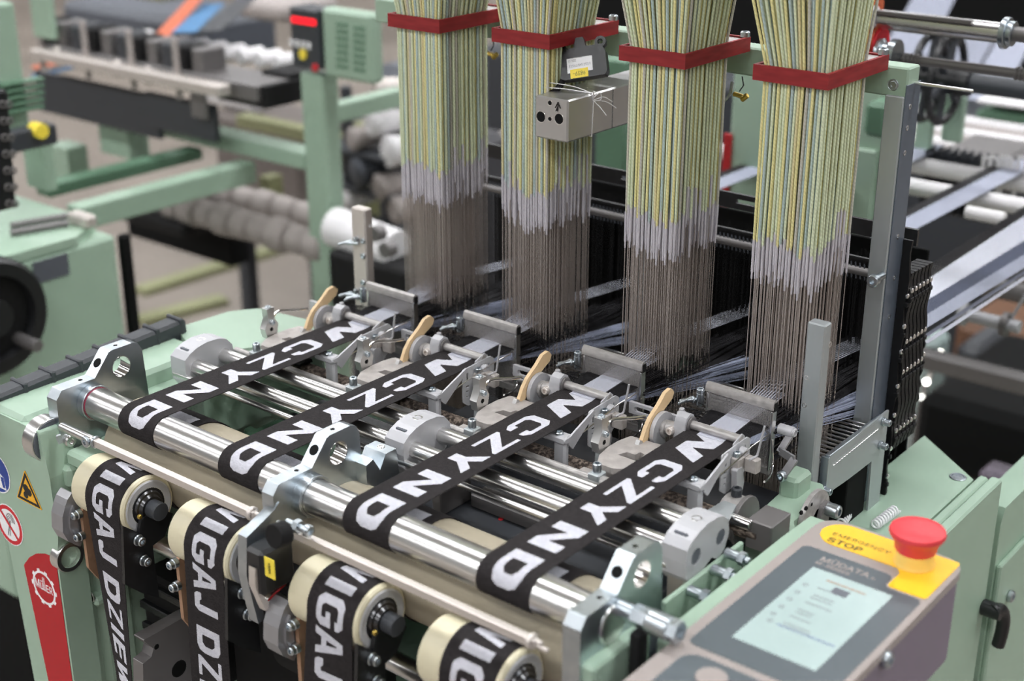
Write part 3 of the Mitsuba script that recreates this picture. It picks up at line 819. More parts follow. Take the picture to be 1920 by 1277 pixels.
obj('clamp_bolt', cat(cyl(cb + [-.004, 0, .006], cb + [-.004, 0, -.006], .0036), bolt(cb + [-.004, 0, .006], (0, 0, 1), .0036, .004)), 'zinc', t)
obj('wing_screw', cat(cyl(cb + [-.003, .002, 0], cb + [-.018, -.012, -.002], .0019), cyl(cb + [-.010, -.002, .001], cb + [-.017, -.0155, -.003], .0015), ring(cb + [-.008, -.003, -.001], (-.7, -.7, 0), .0036, .001, .002)), 'zinc', t)
copies(t, lambda i: f'weaving reed with a dull steel top rail, {ORD[i]} of the four reeds')

# temple rod with clamp
t = thing('temple_rod', '', 'rod', 'temple rods over the ribbons')
obj('bar', cyl((-.004, .263, 1.0048), (.0500, .264, 1.0048), .0039, 24), 'steel_dusty', t)
blk = prism(Polygon([(.254, .992), (.254, 1.007), (.2565, 1.0125), (.262, 1.0150), (.2675, 1.0125), (.270, 1.007), (.270, .992)]), 'x', -.0100, .0010)
obj('clamp_block', blk, 'light_cast', t)
obj('block_bore', ring((.0008, .263, 1.0048), (1, 0, 0), .0072, .004, .0020), 'pewter', t)
obj('screw', bolt((-.0125, .2545, .9985), (0, -1, 0), .0036, .0045), 'alu_pale', t)
obj('screw_boss', bx(-.016, -.008, .2545, .262, .995, 1.002, .001), 'light_cast', t)
obj('knurled_stud', cat(cyl((-.0255, .2585, .9965), (-.010, .2600, .9985), .0062, 20), ring((-.022, .2585, .9965), (1, 0, 0), .0074, .004, .003), bolt((-.0255, .2585, .9965), (-.6, -.8, .0), .0050, .004)), 'steel_dusty', t)
obj('end_tab', prism(rpoly([(.252, .992), (.252, 1.005), (.266, 1.0095), (.270, 1.006), (.270, .990)], .001), 'x', .0485, .0497), 'light_cast', t)
copies(t, lambda i: f'dull steel temple rod with grey clamp block lying across the {ORD[i]} black ribbon')

# tan lever with its pale disc
t = thing('hook_lever', '', 'lever', 'tan levers beside the ribbons')
obj('handle', prism(rpoly([(.2335, .990), (.2395, 1.001), (.2455, 1.0080), (.2590, 1.0165), (.2680, 1.0240), (.2765, 1.0255), (.2815, 1.0205), (.2790, 1.0150), (.2660, 1.0085), (.2540, 1.0020), (.2470, .995), (.2405, .987)], .0018), 'x', -.0318, -.0282), 'tan_lever', t, 40)
obj('disc', prism(Point(.2590, .9940).buffer(.0158, quad_segs=12).difference(Polygon([(.259, .994), (.2680, .9650), (.2840, .9720), (.2700, .9900)])), 'x', -.0275, -.0235), 'light_cast', t, 40)
obj('lower_arm', prism(rpoly([(.236, .990), (.224, .972), (.2195, .975), (.231, .993)], .001), 'x', -.0325, -.0285), 'alu', t)
obj('nut', hexnut((-.0235, .259, .994), (1, 0, 0), .0065, .004), 'steel_dusty', t)
obj('pin', cat(cyl((-.014, .272, .995), (-.014, .272, 1.0125), .0025), cyl((-.014, .272, 1.0055), (-.014, .272, 1.009), .0042)), 'light_cast', t)
copies(t, lambda i: f'tan lever with pale disc standing left of the {ORD[i]} black ribbon')

# flat casting beside the ribbon
t = thing('cover_plate', '', 'plate', 'grey cover plates beside the ribbons')
base = rpoly([(-.0365, .1795), (-.0440, .1930), (-.0470, .2100), (-.0470, .2250), (-.0440, .2400), (-.0200, .2410), (-.002, .2430), (-.002, .1900), (-.0130, .1845), (-.0215, .1795)], .003)
slot = unary_union([Polygon([(-.0320, .2030), (-.0160, .2030), (-.0130, .2090), (-.0150, .2180), (-.0200, .2185), (-.0210, .2120), (-.0290, .2115)]), sbox(-.020, .010, .2030, .2062)])
pl = base.difference(slot)
obj('plate', prism(pl, 'z', .9835, .9890), 'cast_metal', t, 30)
obj('slot_floor', bx(-.036, -.004, .1997, .2188, .966, .9690, .0005), 'dark_void', t)
obj('foot', cat(bx(-.040, -.012, .186, .1995, .965, .9832, .002), bx(-.040, -.012, .219, .236, .965, .9832, .002), bx(-.058, -.036, .170, .190, .966, .976, .002)), 'cast_metal', t)
copies(t, lambda i: f'grey cast cover plate with hooked slot left of the {ORD[i]} black ribbon')

# selvedge plate at the right edge of the ribbon
t = thing('selvedge_plate', '', 'plate', 'slotted selvedge plates beside the ribbons')
sp_ = rpoly([(.2320, .9700), (.2320, 1.0030), (.2730, 1.0045), (.2775, 1.0010), (.2780, .9800), (.2640, .9670), (.2400, .9640)], .0025)
holes = unary_union([sbox(.2375, .2400, .9900, .9985), sbox(.2365, .2410, .9835, .9855), sbox(.2365, .2400, .9790, .9805), sbox(.2685, .2705, .9900, .9985), sbox(.2365, .2400, .9735, .9750)])
obj('plate', prism(sp_.difference(holes), 'x', .0497, .0509), 'plate_silver', t)
obj('block', cat(bx(.0509, .0590, .2460, .2630, .9860, .9960, .001), bx(.0509, .0560, .2460, .2620, .9800, .9860, .001)), 'cast_metal', t)
obj('screw', bolt((.0545, .2505, .9958), (0, 0, 1), .0032, .0045), 'zinc', t)
obj('support_arm', cat(prism(rpoly([(.2420, .988), (.2520, .988), (.2560, .972), (.2520, .955), (.2500, .925), (.2400, .925), (.2430, .955), (.2440, .970)], .002), 'x', .0545, .0595)), 'light_cast', t)
obj('roller', cyl((.0525, .259, .997), (.0585, .259, .997), .0045), 'light_cast', t)
copies(t, lambda i: f'slotted thin metal selvedge plate at the right edge of the {ORD[i]} black ribbon')

# rod holder and bent rod running to the tan lever
t = thing('rod_holder', '', 'holder', 'silver holders of the bent rods')
c = rel(1126, 812, X4, y=.205)
obj('holder', prism(Polygon([(c[1] - .006, c[2] - .016), (c[1] - .0085, c[2] - .006), (c[1] - .0035, c[2] + .004), (c[1] - .0045, c[2] + .015), (c[1] + .0055, c[2] + .015), (c[1] + .0045, c[2] + .004), (c[1] + .0095, c[2] - .004), (c[1] + .007, c[2] - .016)]), 'x', c[0] - .004, c[0] + .004), 'alu', t)
obj('hole', cyl(c + [.0036, 0, -.0075], c + [.0043, 0, -.0075], .0022), 'dark_void', t)
obj('screw', cat(bolt(c + [0, .0005, .015], (0, 0, 1), .0034, .0015), bolt(c + [.004, .001, 0], (1, 0, 0), .003, .003)), 'zinc', t)
obj('strut', bx(c[0] - .003, c[0] + .003, c[1] - .004, c[1] + .006, .955, c[2] - .014, .001), 'zinc_dull', t)
q = [rel(1138, 800, X4, y=.210), rel(1141, 793, X4, y=.214), rel(1150, 787, X4, y=.219), rel(1166, 785, X4, y=.225), rel(1190, 784, X4, y=.232), rel(1211, 781, X4, y=.239)]
obj('bent_rod', tube(q, .0014, 10, 5), 'steel_bright', t)
copies(t, lambda i: f'silver holder with bent rod {["left of all black ribbons","between the first and second black ribbons","between the second and third black ribbons","between the third and fourth black ribbons"][i]}')

# weft arm: grey forked bracket and fine needle below the ribbon edge
t = thing('weft_arm', '', 'bracket', 'grey forked weft arms')
c = rel(1053, 822, X3, y=.192)
obj('stem', cat(bx(c[0] - .007, c[0] + .006, c[1] - .003, c[1] + .004, c[2] - .045, c[2] - .001, .002), bx(c[0] - .018, c[0] + .008, c[1] - .006, c[1] + .006, c[2] - .003, c[2] + .004, .0015)), 'light_cast', t, 40)
obj('blade', prism(Polygon([(c[1], c[2] - .004), (c[1] + .002, c[2] + .003), (c[1] + .036, c[2] + .016), (c[1] + .038, c[2] + .013), (c[1] + .014, c[2] - .004), (c[1] + .006, c[2] - .010)]), 'x', c[0] + .0062, c[0] + .0080), 'light_cast', t)
obj('screw', bolt(c + [-.002, -.001, .004], (0, 0, 1), .004, .0025), 'zinc', t)
obj('needle', tube([rel(1069, 829, X3, y=.197), rel(1112, 796, X3, y=.225), rel(1160, 758, X3, y=.262), rel(1194, 737, X3, y=.290)], .0006, 6), 'steel_bright', t)
copies(t, lambda i: f'grey forked weft arm under the right edge of the {ORD[i]} black ribbon')

# pale pin and looped wire right of the reed
t = thing('yarn_pin', '', 'pin', 'pale yarn pins')
obj('pin', tube([rel(1179.5, 721, X3, y=.262), rel(1169.6, 772, X3, y=.262), rel(1167, 775, X3, y=.260), rel(1154, 781, X3, y=.252)], .0010, 8), 'light_cast', t)
obj('foot', bx(*(lambda p: (p[0] - .008, p[0] + .004, p[1], p[1] + .008, p[2] - .014, p[2] - .001))(rel(1160, 779, X3, y=.254)), .001), 'cast_metal', t)
copies(t, lambda i: f'thin pale yarn pin standing right of the {ORD[i]} weaving reed')
t = thing('wire_loop', '', 'wire', 'bent steel wires')
obj('wire', tube([rel(1202, 748, X3, y=.300), rel(1203, 768, X3, y=.300), rel(1204, 790, X3, y=.300), rel(1200, 806, X3, y=.290), rel(1190, 817, X3, y=.275), rel(1183, 820, X3, y=.265)], .0010, 8, 5), 'steel_bright', t)
copies(t, lambda i: f'bent steel wire curving down right of the {ORD[i]} weaving reed')

# slotted rail behind the lever
t = thing('slotted_rail', '', 'rail', 'slotted rails behind the levers')
rz = .9935
ps = Polygon([(-.078, rz - .009), (-.078, rz + .002), (-.006, rz + .002), (-.001, rz - .002), (-.006, rz - .009)])
ps = ps.difference(unary_union([sbox(-.072 + .021 * k, -.072 + .021 * k + .017, rz - .0065, rz - .001).buffer(-.002).buffer(.002) for k in range(4)]))
obj('rail', prism(ps, 'y', .286, .2895), 'light_cast', t)
obj('hook', tube([(-.010, .280, .994), (-.002, .281, .997), (.003, .284, .996), (.004, .288, .992)], .0011, 8, 5), 'steel_bright', t)
obj('cross_bar', cyl((-.080, .296, .976), (-.010, .296, .976), .0022), 'alu', t)
copies(t, lambda i: f'pale slotted rail behind the {["leftmost tan lever","second tan lever from left","third tan lever from left","rightmost tan lever"][i]}')

# loose knot of black edge yarn left of the reed
t = thing('yarn_tuft', '', 'yarn', 'black yarn tufts')
P0, P1 = [], []
r_ = np.random.default_rng(5)
for k in range(60):
    a = np.array([-.010 + r_.normal() * .004, .290 + r_.normal() * .007, .9985 + abs(r_.normal()) * .003]); b = a + r_.normal(size=3) * [.006, .006, .0015]
    P0.append(a); P1.append(b)
obj('strands', rods(P0, P1, .0004), 'yarn_black', t, False, kind='stuff')
copies(t, lambda i: f'tangle of loose black yarn at the left side of the {ORD[i]} weaving reed')

# ------------------------------------------------------------------ warp threads of each head
def warp(i):
    r_ = np.random.default_rng(20 + i)
    x = HX[i]
    t = thing('warp_threads', f'black and white warp threads running to the back from the {ORD[i]} weaving reed', 'yarn', 'warp threads')
    # fell to reed
    nb = 70
    xs = np.concatenate([np.linspace(.001, .0125, 16), np.linspace(.0375, .047, 14)])
    P0 = np.stack([x + xs, np.full(len(xs), .262), np.full(len(xs), 1.0015)], 1)
    xr = np.where(xs < .025, -.006 + (xs - .001) / .0115 * .0175, .0345 + (xs - .0375) / .0095 * .0165)
    P1 = np.stack([x + xr, np.full(len(xs), RYY), np.full(len(xs), 1.0005)], 1)
    P2 = np.stack([x + xr, np.full(len(xs), .352), .998 + .004 * r_.random(len(xs))], 1)
    P3 = np.stack([x + xr * 1.05, np.full(len(xs), .60), np.full(len(xs), .985)], 1)
    obj('black_edge', [rods(P0, P1, .00042), rods(P1, P2, .0004), rods(P2, P3, .0004), bx(x + .0005, x + .0125, .262, .300, 1.0002, 1.0008, .0001), bx(x + .0375, x + .0475, .262, .300, 1.0002, 1.0008, .0001)], 'yarn_black', t, False, kind='stuff')
    xs = np.linspace(.0128, .0372, 26); n = len(xs)
    xr = .0110 + (xs - .0128) * .90
    P0 = np.stack([x + xs, np.full(n, .255), np.full(n, 1.0018)], 1)
    P1 = np.stack([x + xr, np.full(n, RYY), np.full(n, 1.0016)], 1)
    k = np.arange(n)
    P2 = np.stack([x + xr, np.full(n, .372), 1.004 + .010 * (k % 3 == 0)], 1)
    P3 = np.stack([x + xr, np.full(n, .60), np.full(n, .992)], 1)
    obj('white_band', [rods(P0, P1, .00044), rods(P1, P2, .00042), rods(P2[::3], P3[::3], .0003)], 'yarn_white', t, False, kind='stuff')
    # lower shed: dark threads through the harness
    m = 150
    xq = x - .004 + r_.random(m) * .060
    zq = .972 + r_.random(m) * .028
    obj('lower_shed', rods(np.stack([xq, np.full(m, RYY), .996 - .004 * r_.random(m)], 1), np.stack([xq + r_.normal(size=m) * .002, np.full(m, .40 + .1 * r_.random()), zq], 1), .00035), 'yarn_black', t, False, kind='stuff')
    obj('shed_sheet', cat(*[bx(x - .004 + .0065 * k, x - .004 + .0065 * k + .0052, .318, .62, .966 - .001 * (k % 3), .9672 - .001 * (k % 3), .0002) for k in range(9)]), 'yarn_black', t, False, kind='stuff')
    # bluish side threads drawn in from the back
    m = 34
    f = r_.random(m)
    a = np.stack([np.full(m, x + .0475), .268 + .018 * f, .9955 + .003 * f], 1)
    b = np.stack([x + .050 + .012 * r_.random(m), np.full(m, .500), .9620 + .010 * f], 1)
    b2 = np.stack([x + .050 + .012 * r_.random(m), np.full(m, .500), .947 + .010 * f], 1)
    obj('side_threads', [rods(a, b, .00034), rods(a[::2], b2[::2], .00034)], 'side_yarn', t, False, kind='stuff')


for i in range(4):
    warp(i)

# ------------------------------------------------------------------ harness cords, sleeves, heddle wires, red guide frames
FZ0, FZ1 = 1.2845, 1.2975
CX = [.0000, .0545]
CY = [.354, .424]


def harness(i):
    r_ = np.random.default_rng(40 + i)
    x0 = HX[i]
    t = thing('harness', f'harness of pale striped cords, grey sleeves and fine heddle wires, {ORD[i]} of four', 'harness', 'jacquard harness bundles')
    nx, ny = 18, 12
    gx, gy = np.meshgrid(np.linspace(CX[0], CX[1], nx), np.linspace(CY[0], CY[1], ny), indexing='ij')
    gx = (gx + r_.normal(size=gx.shape) * .0004).ravel(); gy = (gy + r_.normal(size=gy.shape) * .0006).ravel()
    n = len(gx)
    xc, yc = np.mean(CX), np.mean(CY)
    row = (gy - CY[0]) / (CY[1] - CY[0]); col = (gx - CX[0]) / (CX[1] - CX[0])
    colour = np.where(np.arange(n) % 1 == 0, r_.random(n), 0)
    stripe = np.array([.1, .45, .65, .35, .05, .8, .5, .15, .7, .4, .92, .2, .6, .4, .1, .7])
    colour = np.where(r_.random(n) < .75, stripe[(np.arange(n) // ny) % 16], colour)
    lift = np.where(r_.random(n) < np.where(row < .25, .05, .35), .024, 0.0)
    zs = 1.1430 + .003 * row - .006 * col + .004 * r_.normal(size=n) + lift       # lower end of the cord
    zs = zs + np.where(row < .05, 0, .002)
    # cords: fan above the frame, straight through, down to the knot
    V, F, UV, base = [], [], [], 0
    sides = 6; ang = np.arange(sides) * 2 * PI / sides
    for k in range(n):
        pts = []
        for z in (1.62, 1.42):
            kf = 1 + 5.6 * (min(z, 1.42) - 1.2975)
            pts.append((x0 + xc + (gx[k] - xc) * kf + [0, 0, -.05, -.09][i] * (z - 1.2975), yc + (gy[k] - yc) * kf * .8, z, .0014))
        for z in (1.2975, 1.2845, 1.21): pts.append((x0 + gx[k], gy[k], z, .0014))
        pts.append((x0 + gx[k] + r_.normal() * .0004, gy[k], zs[k] + .008, .0014)); pts.append((x0 + gx[k], gy[k], zs[k], .0007))
        for (X, Y, Z, R) in pts:
            V.append(np.stack([X + R * np.cos(ang), Y + R * np.sin(ang), np.full(sides, Z)], 1))
            UV.append(np.stack([np.full(sides, colour[k]), np.full(sides, Z)], 1))
        ii = np.arange(sides); jj = (ii + 1) % sides
        for q in range(len(pts) - 1):
            o = base + q * sides
            F += [np.stack([o + jj, o + ii, o + sides + ii], 1), np.stack([o + jj, o + sides + ii, o + sides + jj], 1)]
        base += sides * len(pts)
    key = obj('cords', trimesh.Trimesh([[0, 0, 0], [0, 0, 1], [0, 1, 0]], [[0, 1, 2]]), 'cord', t, False, kind='stuff')
    scene[key] = mikit.ply((np.vstack(V), np.vstack(F)), 'cord', True, uv=np.vstack(UV))
    sl = .030
    top = np.stack([x0 + gx, gy, zs + .006], 1); bot = np.stack([x0 + gx + r_.normal(size=n) * .0003, gy, zs - sl + r_.normal(size=n) * .0015], 1)
    md = bot + [0, 0, .006]
    obj('sleeves', [rods(top, md, .00125, 6), rods(md, bot, .0009, 6)], 'sleeve', t, False, kind='stuff')
    lo = bot.copy(); lo[:, 2] = .80
    obj('heddle_wires', rods(bot, lo, .00046, 4), 'heddle_wire', t, False, kind='stuff')
    ey = np.stack([x0 + gx, gy, .992 + lift * .4], 1)
    obj('heddle_eyes', rods(ey - [0, 0, .005], ey + [0, 0, .005], .00085, 5), 'steel_bright', t, False, kind='stuff')
    f = thing('comber_board', f'dark red comber board around the {ORD[i]} harness', 'board', 'red comber boards of the harness')
    a, b, c_, d_ = x0 - .0058, x0 + .0568, .3515, .4580
    w = .0030
    ringp = sbox(a - w, b + w, c_ - w, d_).difference(sbox(a, b, c_, d_ - .004))
    obj('frame', prism(ringp, 'z', FZ0, FZ1), 'frame_red', f)
    gp = sbox(a, b, c_, d_ - .004).difference(unary_union([sbox(x0 + X - .0017, x0 + X + .0017, CY[0] - .003, CY[1] + .003) for X in np.linspace(CX[0], CX[1], nx)]))
    obj('grid', prism(gp, 'z', FZ1 - .0035, FZ1 - .0015), 'steel_dusty', f)
    obj('bolt', cat(bolt((x0 + CX[1] + .001, d_ - .003, FZ1), (0, 0, 1), .0045, .005)), 'zinc', f)


for i in range(4):
    harness(i)

# ------------------------------------------------------------------ posts, upright, beam and side plate behind the reeds
t = thing('guide_post', 'short zinc-plated post with holes in front of the rightmost harness', 'post')
obj('bar', cat(bx(.4775, .4945, .338, .350, .90, 1.0915, .0012)), 'zinc_dull', t)
for q in ((1512, 708), (1508, 760)):
    c = at(*q, y=.3379); obj('hole', cat(ring(c, (0, -1, 0), .0022, .0015, .0003, 16, .0001)), 'steel_bright', t)
c = at(1556, 646, x=.4946); obj('side_hole', ring(c, (1, 0, 0), .0028, .0018, .0003, 16, .0001), 'steel_bright', t)
t = thing('guide_post', 'short pale post with wing screws in front of the leftmost harness', 'post')
obj('bar', bx(-.0625, -.0415, .338, .350, .93, 1.0905, .0015), 'alu_pale', t)
for k, py in enumerate((452, 480, 530)):
    c = at(681, py, y=.3375); obj('screw', bolt(c, (0, -1, 0), .0032, .002), 'zinc', t)
for py in (455, 552):
    c = at(668, py, y=.336)
    obj('wing_screw', cat(cyl(c + [.004, 0, 0], c + [-.010, -.006, -.001], .0020), cyl(c + [-.004, -.002, .002], c + [-.017, -.010, -.003], .0016), bolt(c + [0, 0, .001], (0, 0, 1), .0030, .005)), 'zinc', t)
c = at(694, 424, x=-.0413); obj('side_hole', cyl(c + [-.002, 0, 0], c + [.0002, 0, 0], .0022), 'white_print', t)

UX0, UX1, UY0, UY1 = .4712, .4885, .462, .486
t = thing('upright', 'tall zinc-plated upright with a row of holes right of the rightmost harness', 'post')
obj('bar', bx(UX0, UX1, UY0, UY1, .80, 1.262, .001), 'zinc_dull', t)
obj('edge_strip', bx(UX1, UX1 + .0012, UY0 + .002, UY1 + .006, .84, 1.272, .0003), 'dark_reflect_steel', t)  # side face of the upright, its dark reflection put into the colour
for q in ((1706, 200), (1701, 240), (1696, 287), (1683, 444), (1667, 594), (1677, 521)):
    c = at(*q, x=UX1 + .0014); obj('hole', cat(ring(c, (1, 0, 0), .0024, .0014, .0004, 16, .0001)), 'steel_bright', t)
c = at(1655, 516, y=UY0); obj('bolt', cat(cyl(c, c + [0, -.016, 0], .0036), bolt(c + [0, -.016, 0], (0, -1, 0), .0058, .006)), 'zinc', t)
t = thing('cross_beam', 'pale green cross beam with a bolt behind the red guide frames', 'beam')
obj('beam', bx(-.14, .4895, .4645, .488, 1.2605, 1.2865, .0015), 'green_paint', t)
c = at(1675, 159, y=.4645); obj('bolt', cat(ring(c, (0, -1, 0), .0050, .0038, .0006), bolt(c, (0, -1, 0), .0037, .0012)), 'zinc', t)
solo('slim_column', bx(.1975, .2105, .4895, .505, .40, 1.262, .001), 'zinc_dull', 'slim grey column between the second and third harness', 'column')

t = thing('side_plate', 'zinc-plated side plate joining the short post and the tall upright', 'plate')
pp = Polygon([(.358, .9630), (.4660, .9664), (.4760, .9664), (.4760, .80), (.4560, .80), (.4483, .9236), (.4032, .9241), (.3638, .9261), (.358, .930)])
obj('plate', prism(pp, 'x', .4980, .5000), 'zinc_dull', t)
obj('flange', cat(bx(.4925, .5000, .3560, .3585, .922, .9632, .0004), bx(.4780, .4920, .3545, .3570, .922, .9600, .0004), bx(.4950, .5000, .358, .466, .9625, .9650, .0006)), 'zinc', t)
obj('foot_tab', bx(.484, .5, .346, .358, .918, .922, .0006), 'zinc', t)
for q in ((1655, 790), (1649, 834)):
    c = at(*q, x=.500); obj('bolt', cat(cyl(c, c + [.003, 0, 0], .0042), bolt(c + [.003, 0, 0], (1, 0, 0), .0034, .005)), 'zinc', t)
c = at(1541, 918, x=.497); obj('bolt', cat(cyl(c, c + [.003, 0, 0], .004), bolt(c + [.003, 0, 0], (1, 0, 0), .0034, .006)), 'zinc', t)
a, b = at(1562, 872, x=.5002), at(1641, 808, x=.5002)
obj('wire_ends', cat(*[tube([a + (b - a) * f + [0, 0, 0], a + (b - a) * f + [.0012, .001, .0005], a + (b - a) * f + [.0008, .0035, .0012]], .0006, 5) for f in np.linspace(0, 1, 18)]), 'steel_bright', t, False, kind='stuff')
t = thing('tension_wires', 'row of parallel steel wires behind the short zinc-plated post', 'wires')
for k in range(13):
    f = k / 12; y = .362 + .092 * f
    obj('wire', cyl((-.05, y, .9535 + .002 * f), (.4985, y, .9535 + .002 * f), .0011, 8), 'steel', t)
solo('dark_board', bx(.472, .4965, .408, .450, .70, .950, .001), 'dark_void', 'black board inside the opening of the zinc-plated side plate', 'board')

# black link chains beside the upright: each chain is a thing
def link_chain(y, x0, x1, z0, z1, rows, label, th=.0062):
    t = thing('link_chain', label, 'chain', 'black link chains beside the upright')
    zz = sorted([z0, z1] + [r + .006 for r in rows])
    pts_r, pts_l = [], []
    n = 22
    for k in range(n + 1):
        z = z0 + (z1 - z0) * k / n
        w = .0012 * math.sin(k * PI / 2.2)
        pts_r.append((x1 + w, z)); pts_l.append((x0 - w, z))
    obj('links', prism(Polygon(pts_r + pts_l[::-1]).buffer(0), 'y', y, y + th), 'link_black', t, 20)
    for r in rows:
        obj('eyelet', cat(cyl((x1 - .001, y + th * .5, r), (x1 + .0017, y + th * .5, r), .0026, 14, .0007)), 'steel_bright', t)
        obj('joint', bx(x1 - .002, x1 + .0022, y - .0003, y + th + .0003, r - .0110, r - .0065, .0006), 'link_black', t)
    return t


ROWZ = [float(at(1744, 526, x=.502)[2]), float(at(1731, 621, x=.502)[2]), float(at(1723, 678, x=.502)[2]), float(at(1714, 784, x=.502)[2])]
for k in range(6):
    link_chain(.4940 + .0083 * k, .484, .5000, .9180, 1.0965 - .0003 * k, [z - .0001 * k for z in ROWZ], f'black plastic link chain with bright eyelets, {["first","second","third","fourth","fifth","sixth"][k]} of the row of six')
for k in range(2):
    link_chain(.4905 - .0 + .0 * k if k == 0 else .5450, .4895 + .0, .4985, .862 if k == 0 else .95, 1.128 if k == 0 else 1.02, [1.075, 1.045, 1.02, .985, .955, .92, .89] if k == 0 else [1.0], ['long black link chain directly against the tall upright', 'short black link chain behind the row of six'][k], .0032)

# black slotted bar and comb bars behind the harnesses
t = thing('slotted_bar', 'black slotted bar crossing behind the four harnesses', 'bar')
c = at(1620, 425, y=.52)
bp = sbox(-.05, UX0 + .02, c[2] - .008, c[2] + .0075).difference(unary_union([sbox(x, x + .022, c[2] - .0022, c[2] + .0022).buffer(-.001).buffer(.001) for x in (.448, .30, .16, .02)]))
obj('bar', prism(bp, 'y', .518, .522), 'black_plastic', t)
t = thing('comb_bar', 'black comb with fine teeth below the slotted bar behind the harnesses', 'comb')
c = at(1612, 475, y=.52)
obj('back', cat(*[bx(-.05, .468, .512 + .006 * k, .516 + .006 * k, c[2] - .004 - .0042 * k, c[2] - .001 - .0042 * k, .0004) for k in range(4)]), 'black_plastic', t)
xs = np.arange(-.045, .468, .0045)
obj('teeth', rods(np.stack([xs, np.full(len(xs), .511), np.full(len(xs), c[2] - .006)], 1), np.stack([xs + .002, np.full(len(xs), .511), np.full(len(xs), c[2] - .022)], 1), .0008), 'rubber_grey', t, False, kind='stuff')
c = at(1612, 508, y=.512)
solo('lease_rod', cyl((-.06, .512, c[2]), (.470, .512, c[2]), .0042), 'pewter', 'grey rod under the black comb behind the harnesses', 'rod')
t = thing('dropper_set', 'dense dark rows of fine droppers hanging behind the harnesses', 'droppers')
r_ = np.random.default_rng(3)
m = 900
xs = r_.random(m) * .51 - .045; ys = .53 + r_.random(m) * .07
obj('wires', rods(np.stack([xs, ys, np.full(m, c[2] - .008)], 1), np.stack([xs, ys, np.full(m, .80)], 1), .0007), 'black_matte', t, False, kind='stuff')
obj('backing', bx(-.05, .466, .612, .616, .70, c[2] + .0, .001), 'dark_void', t)
solo('pale_lease_rod', cyl((-.05, .60, float(at(1130, 385, y=.60)[2])), (.30, .60, float(at(1130, 385, y=.60)[2])), .0045), 'alu_pale', 'pale rod crossing behind the second harness', 'rod')

# ------------------------------------------------------------------ sensor block between the second and third harness
a, b = at(1003, 178, y=.335), at(1064, 266, y=.335)
SX0, SX1, SZ1, SZ0 = a[0], b[0], a[2], float(at(1003, 257, y=.335)[2])
t = thing('alu_block', 'machined aluminium block with two bores, tied with white string', 'block')
w = SX1 - SX0
obj('bar', bx(SX0, SX1, .335, .505, SZ0, SZ1, .0015), 'alu', t)
obj('seam', bx(SX1 - .0006, SX1 + .0004, .405, .4056, SZ0 + .001, SZ1 - .001, .0001), 'rubber_grey', t)
for (px, py, r) in ((1014, 219, .0052), (1048, 223, .0050), (1031, 193, .0024), (1031, 223, .0022)):
    c = at(px, py, y=.335); obj('bore', cyl(c + [0, .004, 0], c + [0, -.0003, 0], r, 24), 'dark_void', t); obj('bore_rim', ring(c, (0, -1, 0), r + .0006, r, .0003, 24, .0001), 'steel_bright', t)
c = at(1046, 200, y=.3349)
obj('arrow_mark', prism(unary_union([LineString([(c[0], c[2] - .004), (c[0] + .0005, c[2] + .004)]).buffer(.0004), LineString([(c[0] - .0025, c[2] - .001), (c[0] + .0003, c[2] + .004), (c[0] + .003, c[2] - .001)]).buffer(.0004), LineString([(c[0] - .0018, c[2] - .004), (c[0], c[2])]).buffer(.0004)]), 'y', .3343, .3347), 'black_print', t, False)
yk = .372
e_ = .0006
obj('string', cat(tube([(SX0 - e_, yk, SZ0 - e_), (SX1 + e_, yk, SZ0 - e_), (SX1 + e_, yk + .002, SZ1 + e_), (SX0 - e_, yk - .002, SZ1 + e_), (SX0 - e_, yk, SZ0 - e_)], .0005, 6),
                  *[tube([(SX1 + .001, yk, SZ1 - .006), (SX1 + .006, yk + a_, SZ1 - .008 + b_), (SX1 + .012, yk + 1.6 * a_, SZ1 - .014 + 1.4 * b_)], .00045, 6, 5) for a_, b_ in ((.010, .004), (.004, -.004), (-.006, .012), (.014, -.001))],
                  tube([(SX1 + .001, yk, SZ1 - .004), (SX1 + .006, yk + .004, SZ1 + .001), (SX1 + .005, yk + .007, SZ1 - .006), (SX1 + .001, yk + .001, SZ1 - .007)], .00045, 6, 5),
                  tube([(SX1, yk, SZ1 + .0006), (SX0 + w * .5, yk - .004, SZ1 + .005), (SX0 - .002, yk - .016, SZ1 + .008)], .00045, 6, 5), tube([(SX1, yk, SZ1 + .0006), (SX0 + w * .4, yk - .010, SZ1 + .003), (SX0 - .001, yk - .020, SZ1 + .004)], .00045, 6, 5)), 'white_print', t)
# black sensor leaning on the block
t = thing('label_sensor', 'black plastic sensor with white and yellow labels lying on the aluminium block', 'sensor')
d_ = float((at(1090, 130, y=.37) - CAM) @ FW)
pos = lambda px, py, y: at(px, py, y=y)
o = pos(1051, 152, .362); ex = pos(1139, 138, .380) - o; ex /= np.linalg.norm(ex)
ez = pos(1046, 95, .372) - o; ez -= ex * (ez @ ex); ez /= np.linalg.norm(ez)
en = np.cross(ex, ez)
SM = np.stack([ex, ez, en], 0)


def on_sensor(poly, a0, a1):
    m = prism(poly, 'z', a0, a1)
    return trimesh.Trimesh(m.vertices @ SM + o, m.faces, process=False)


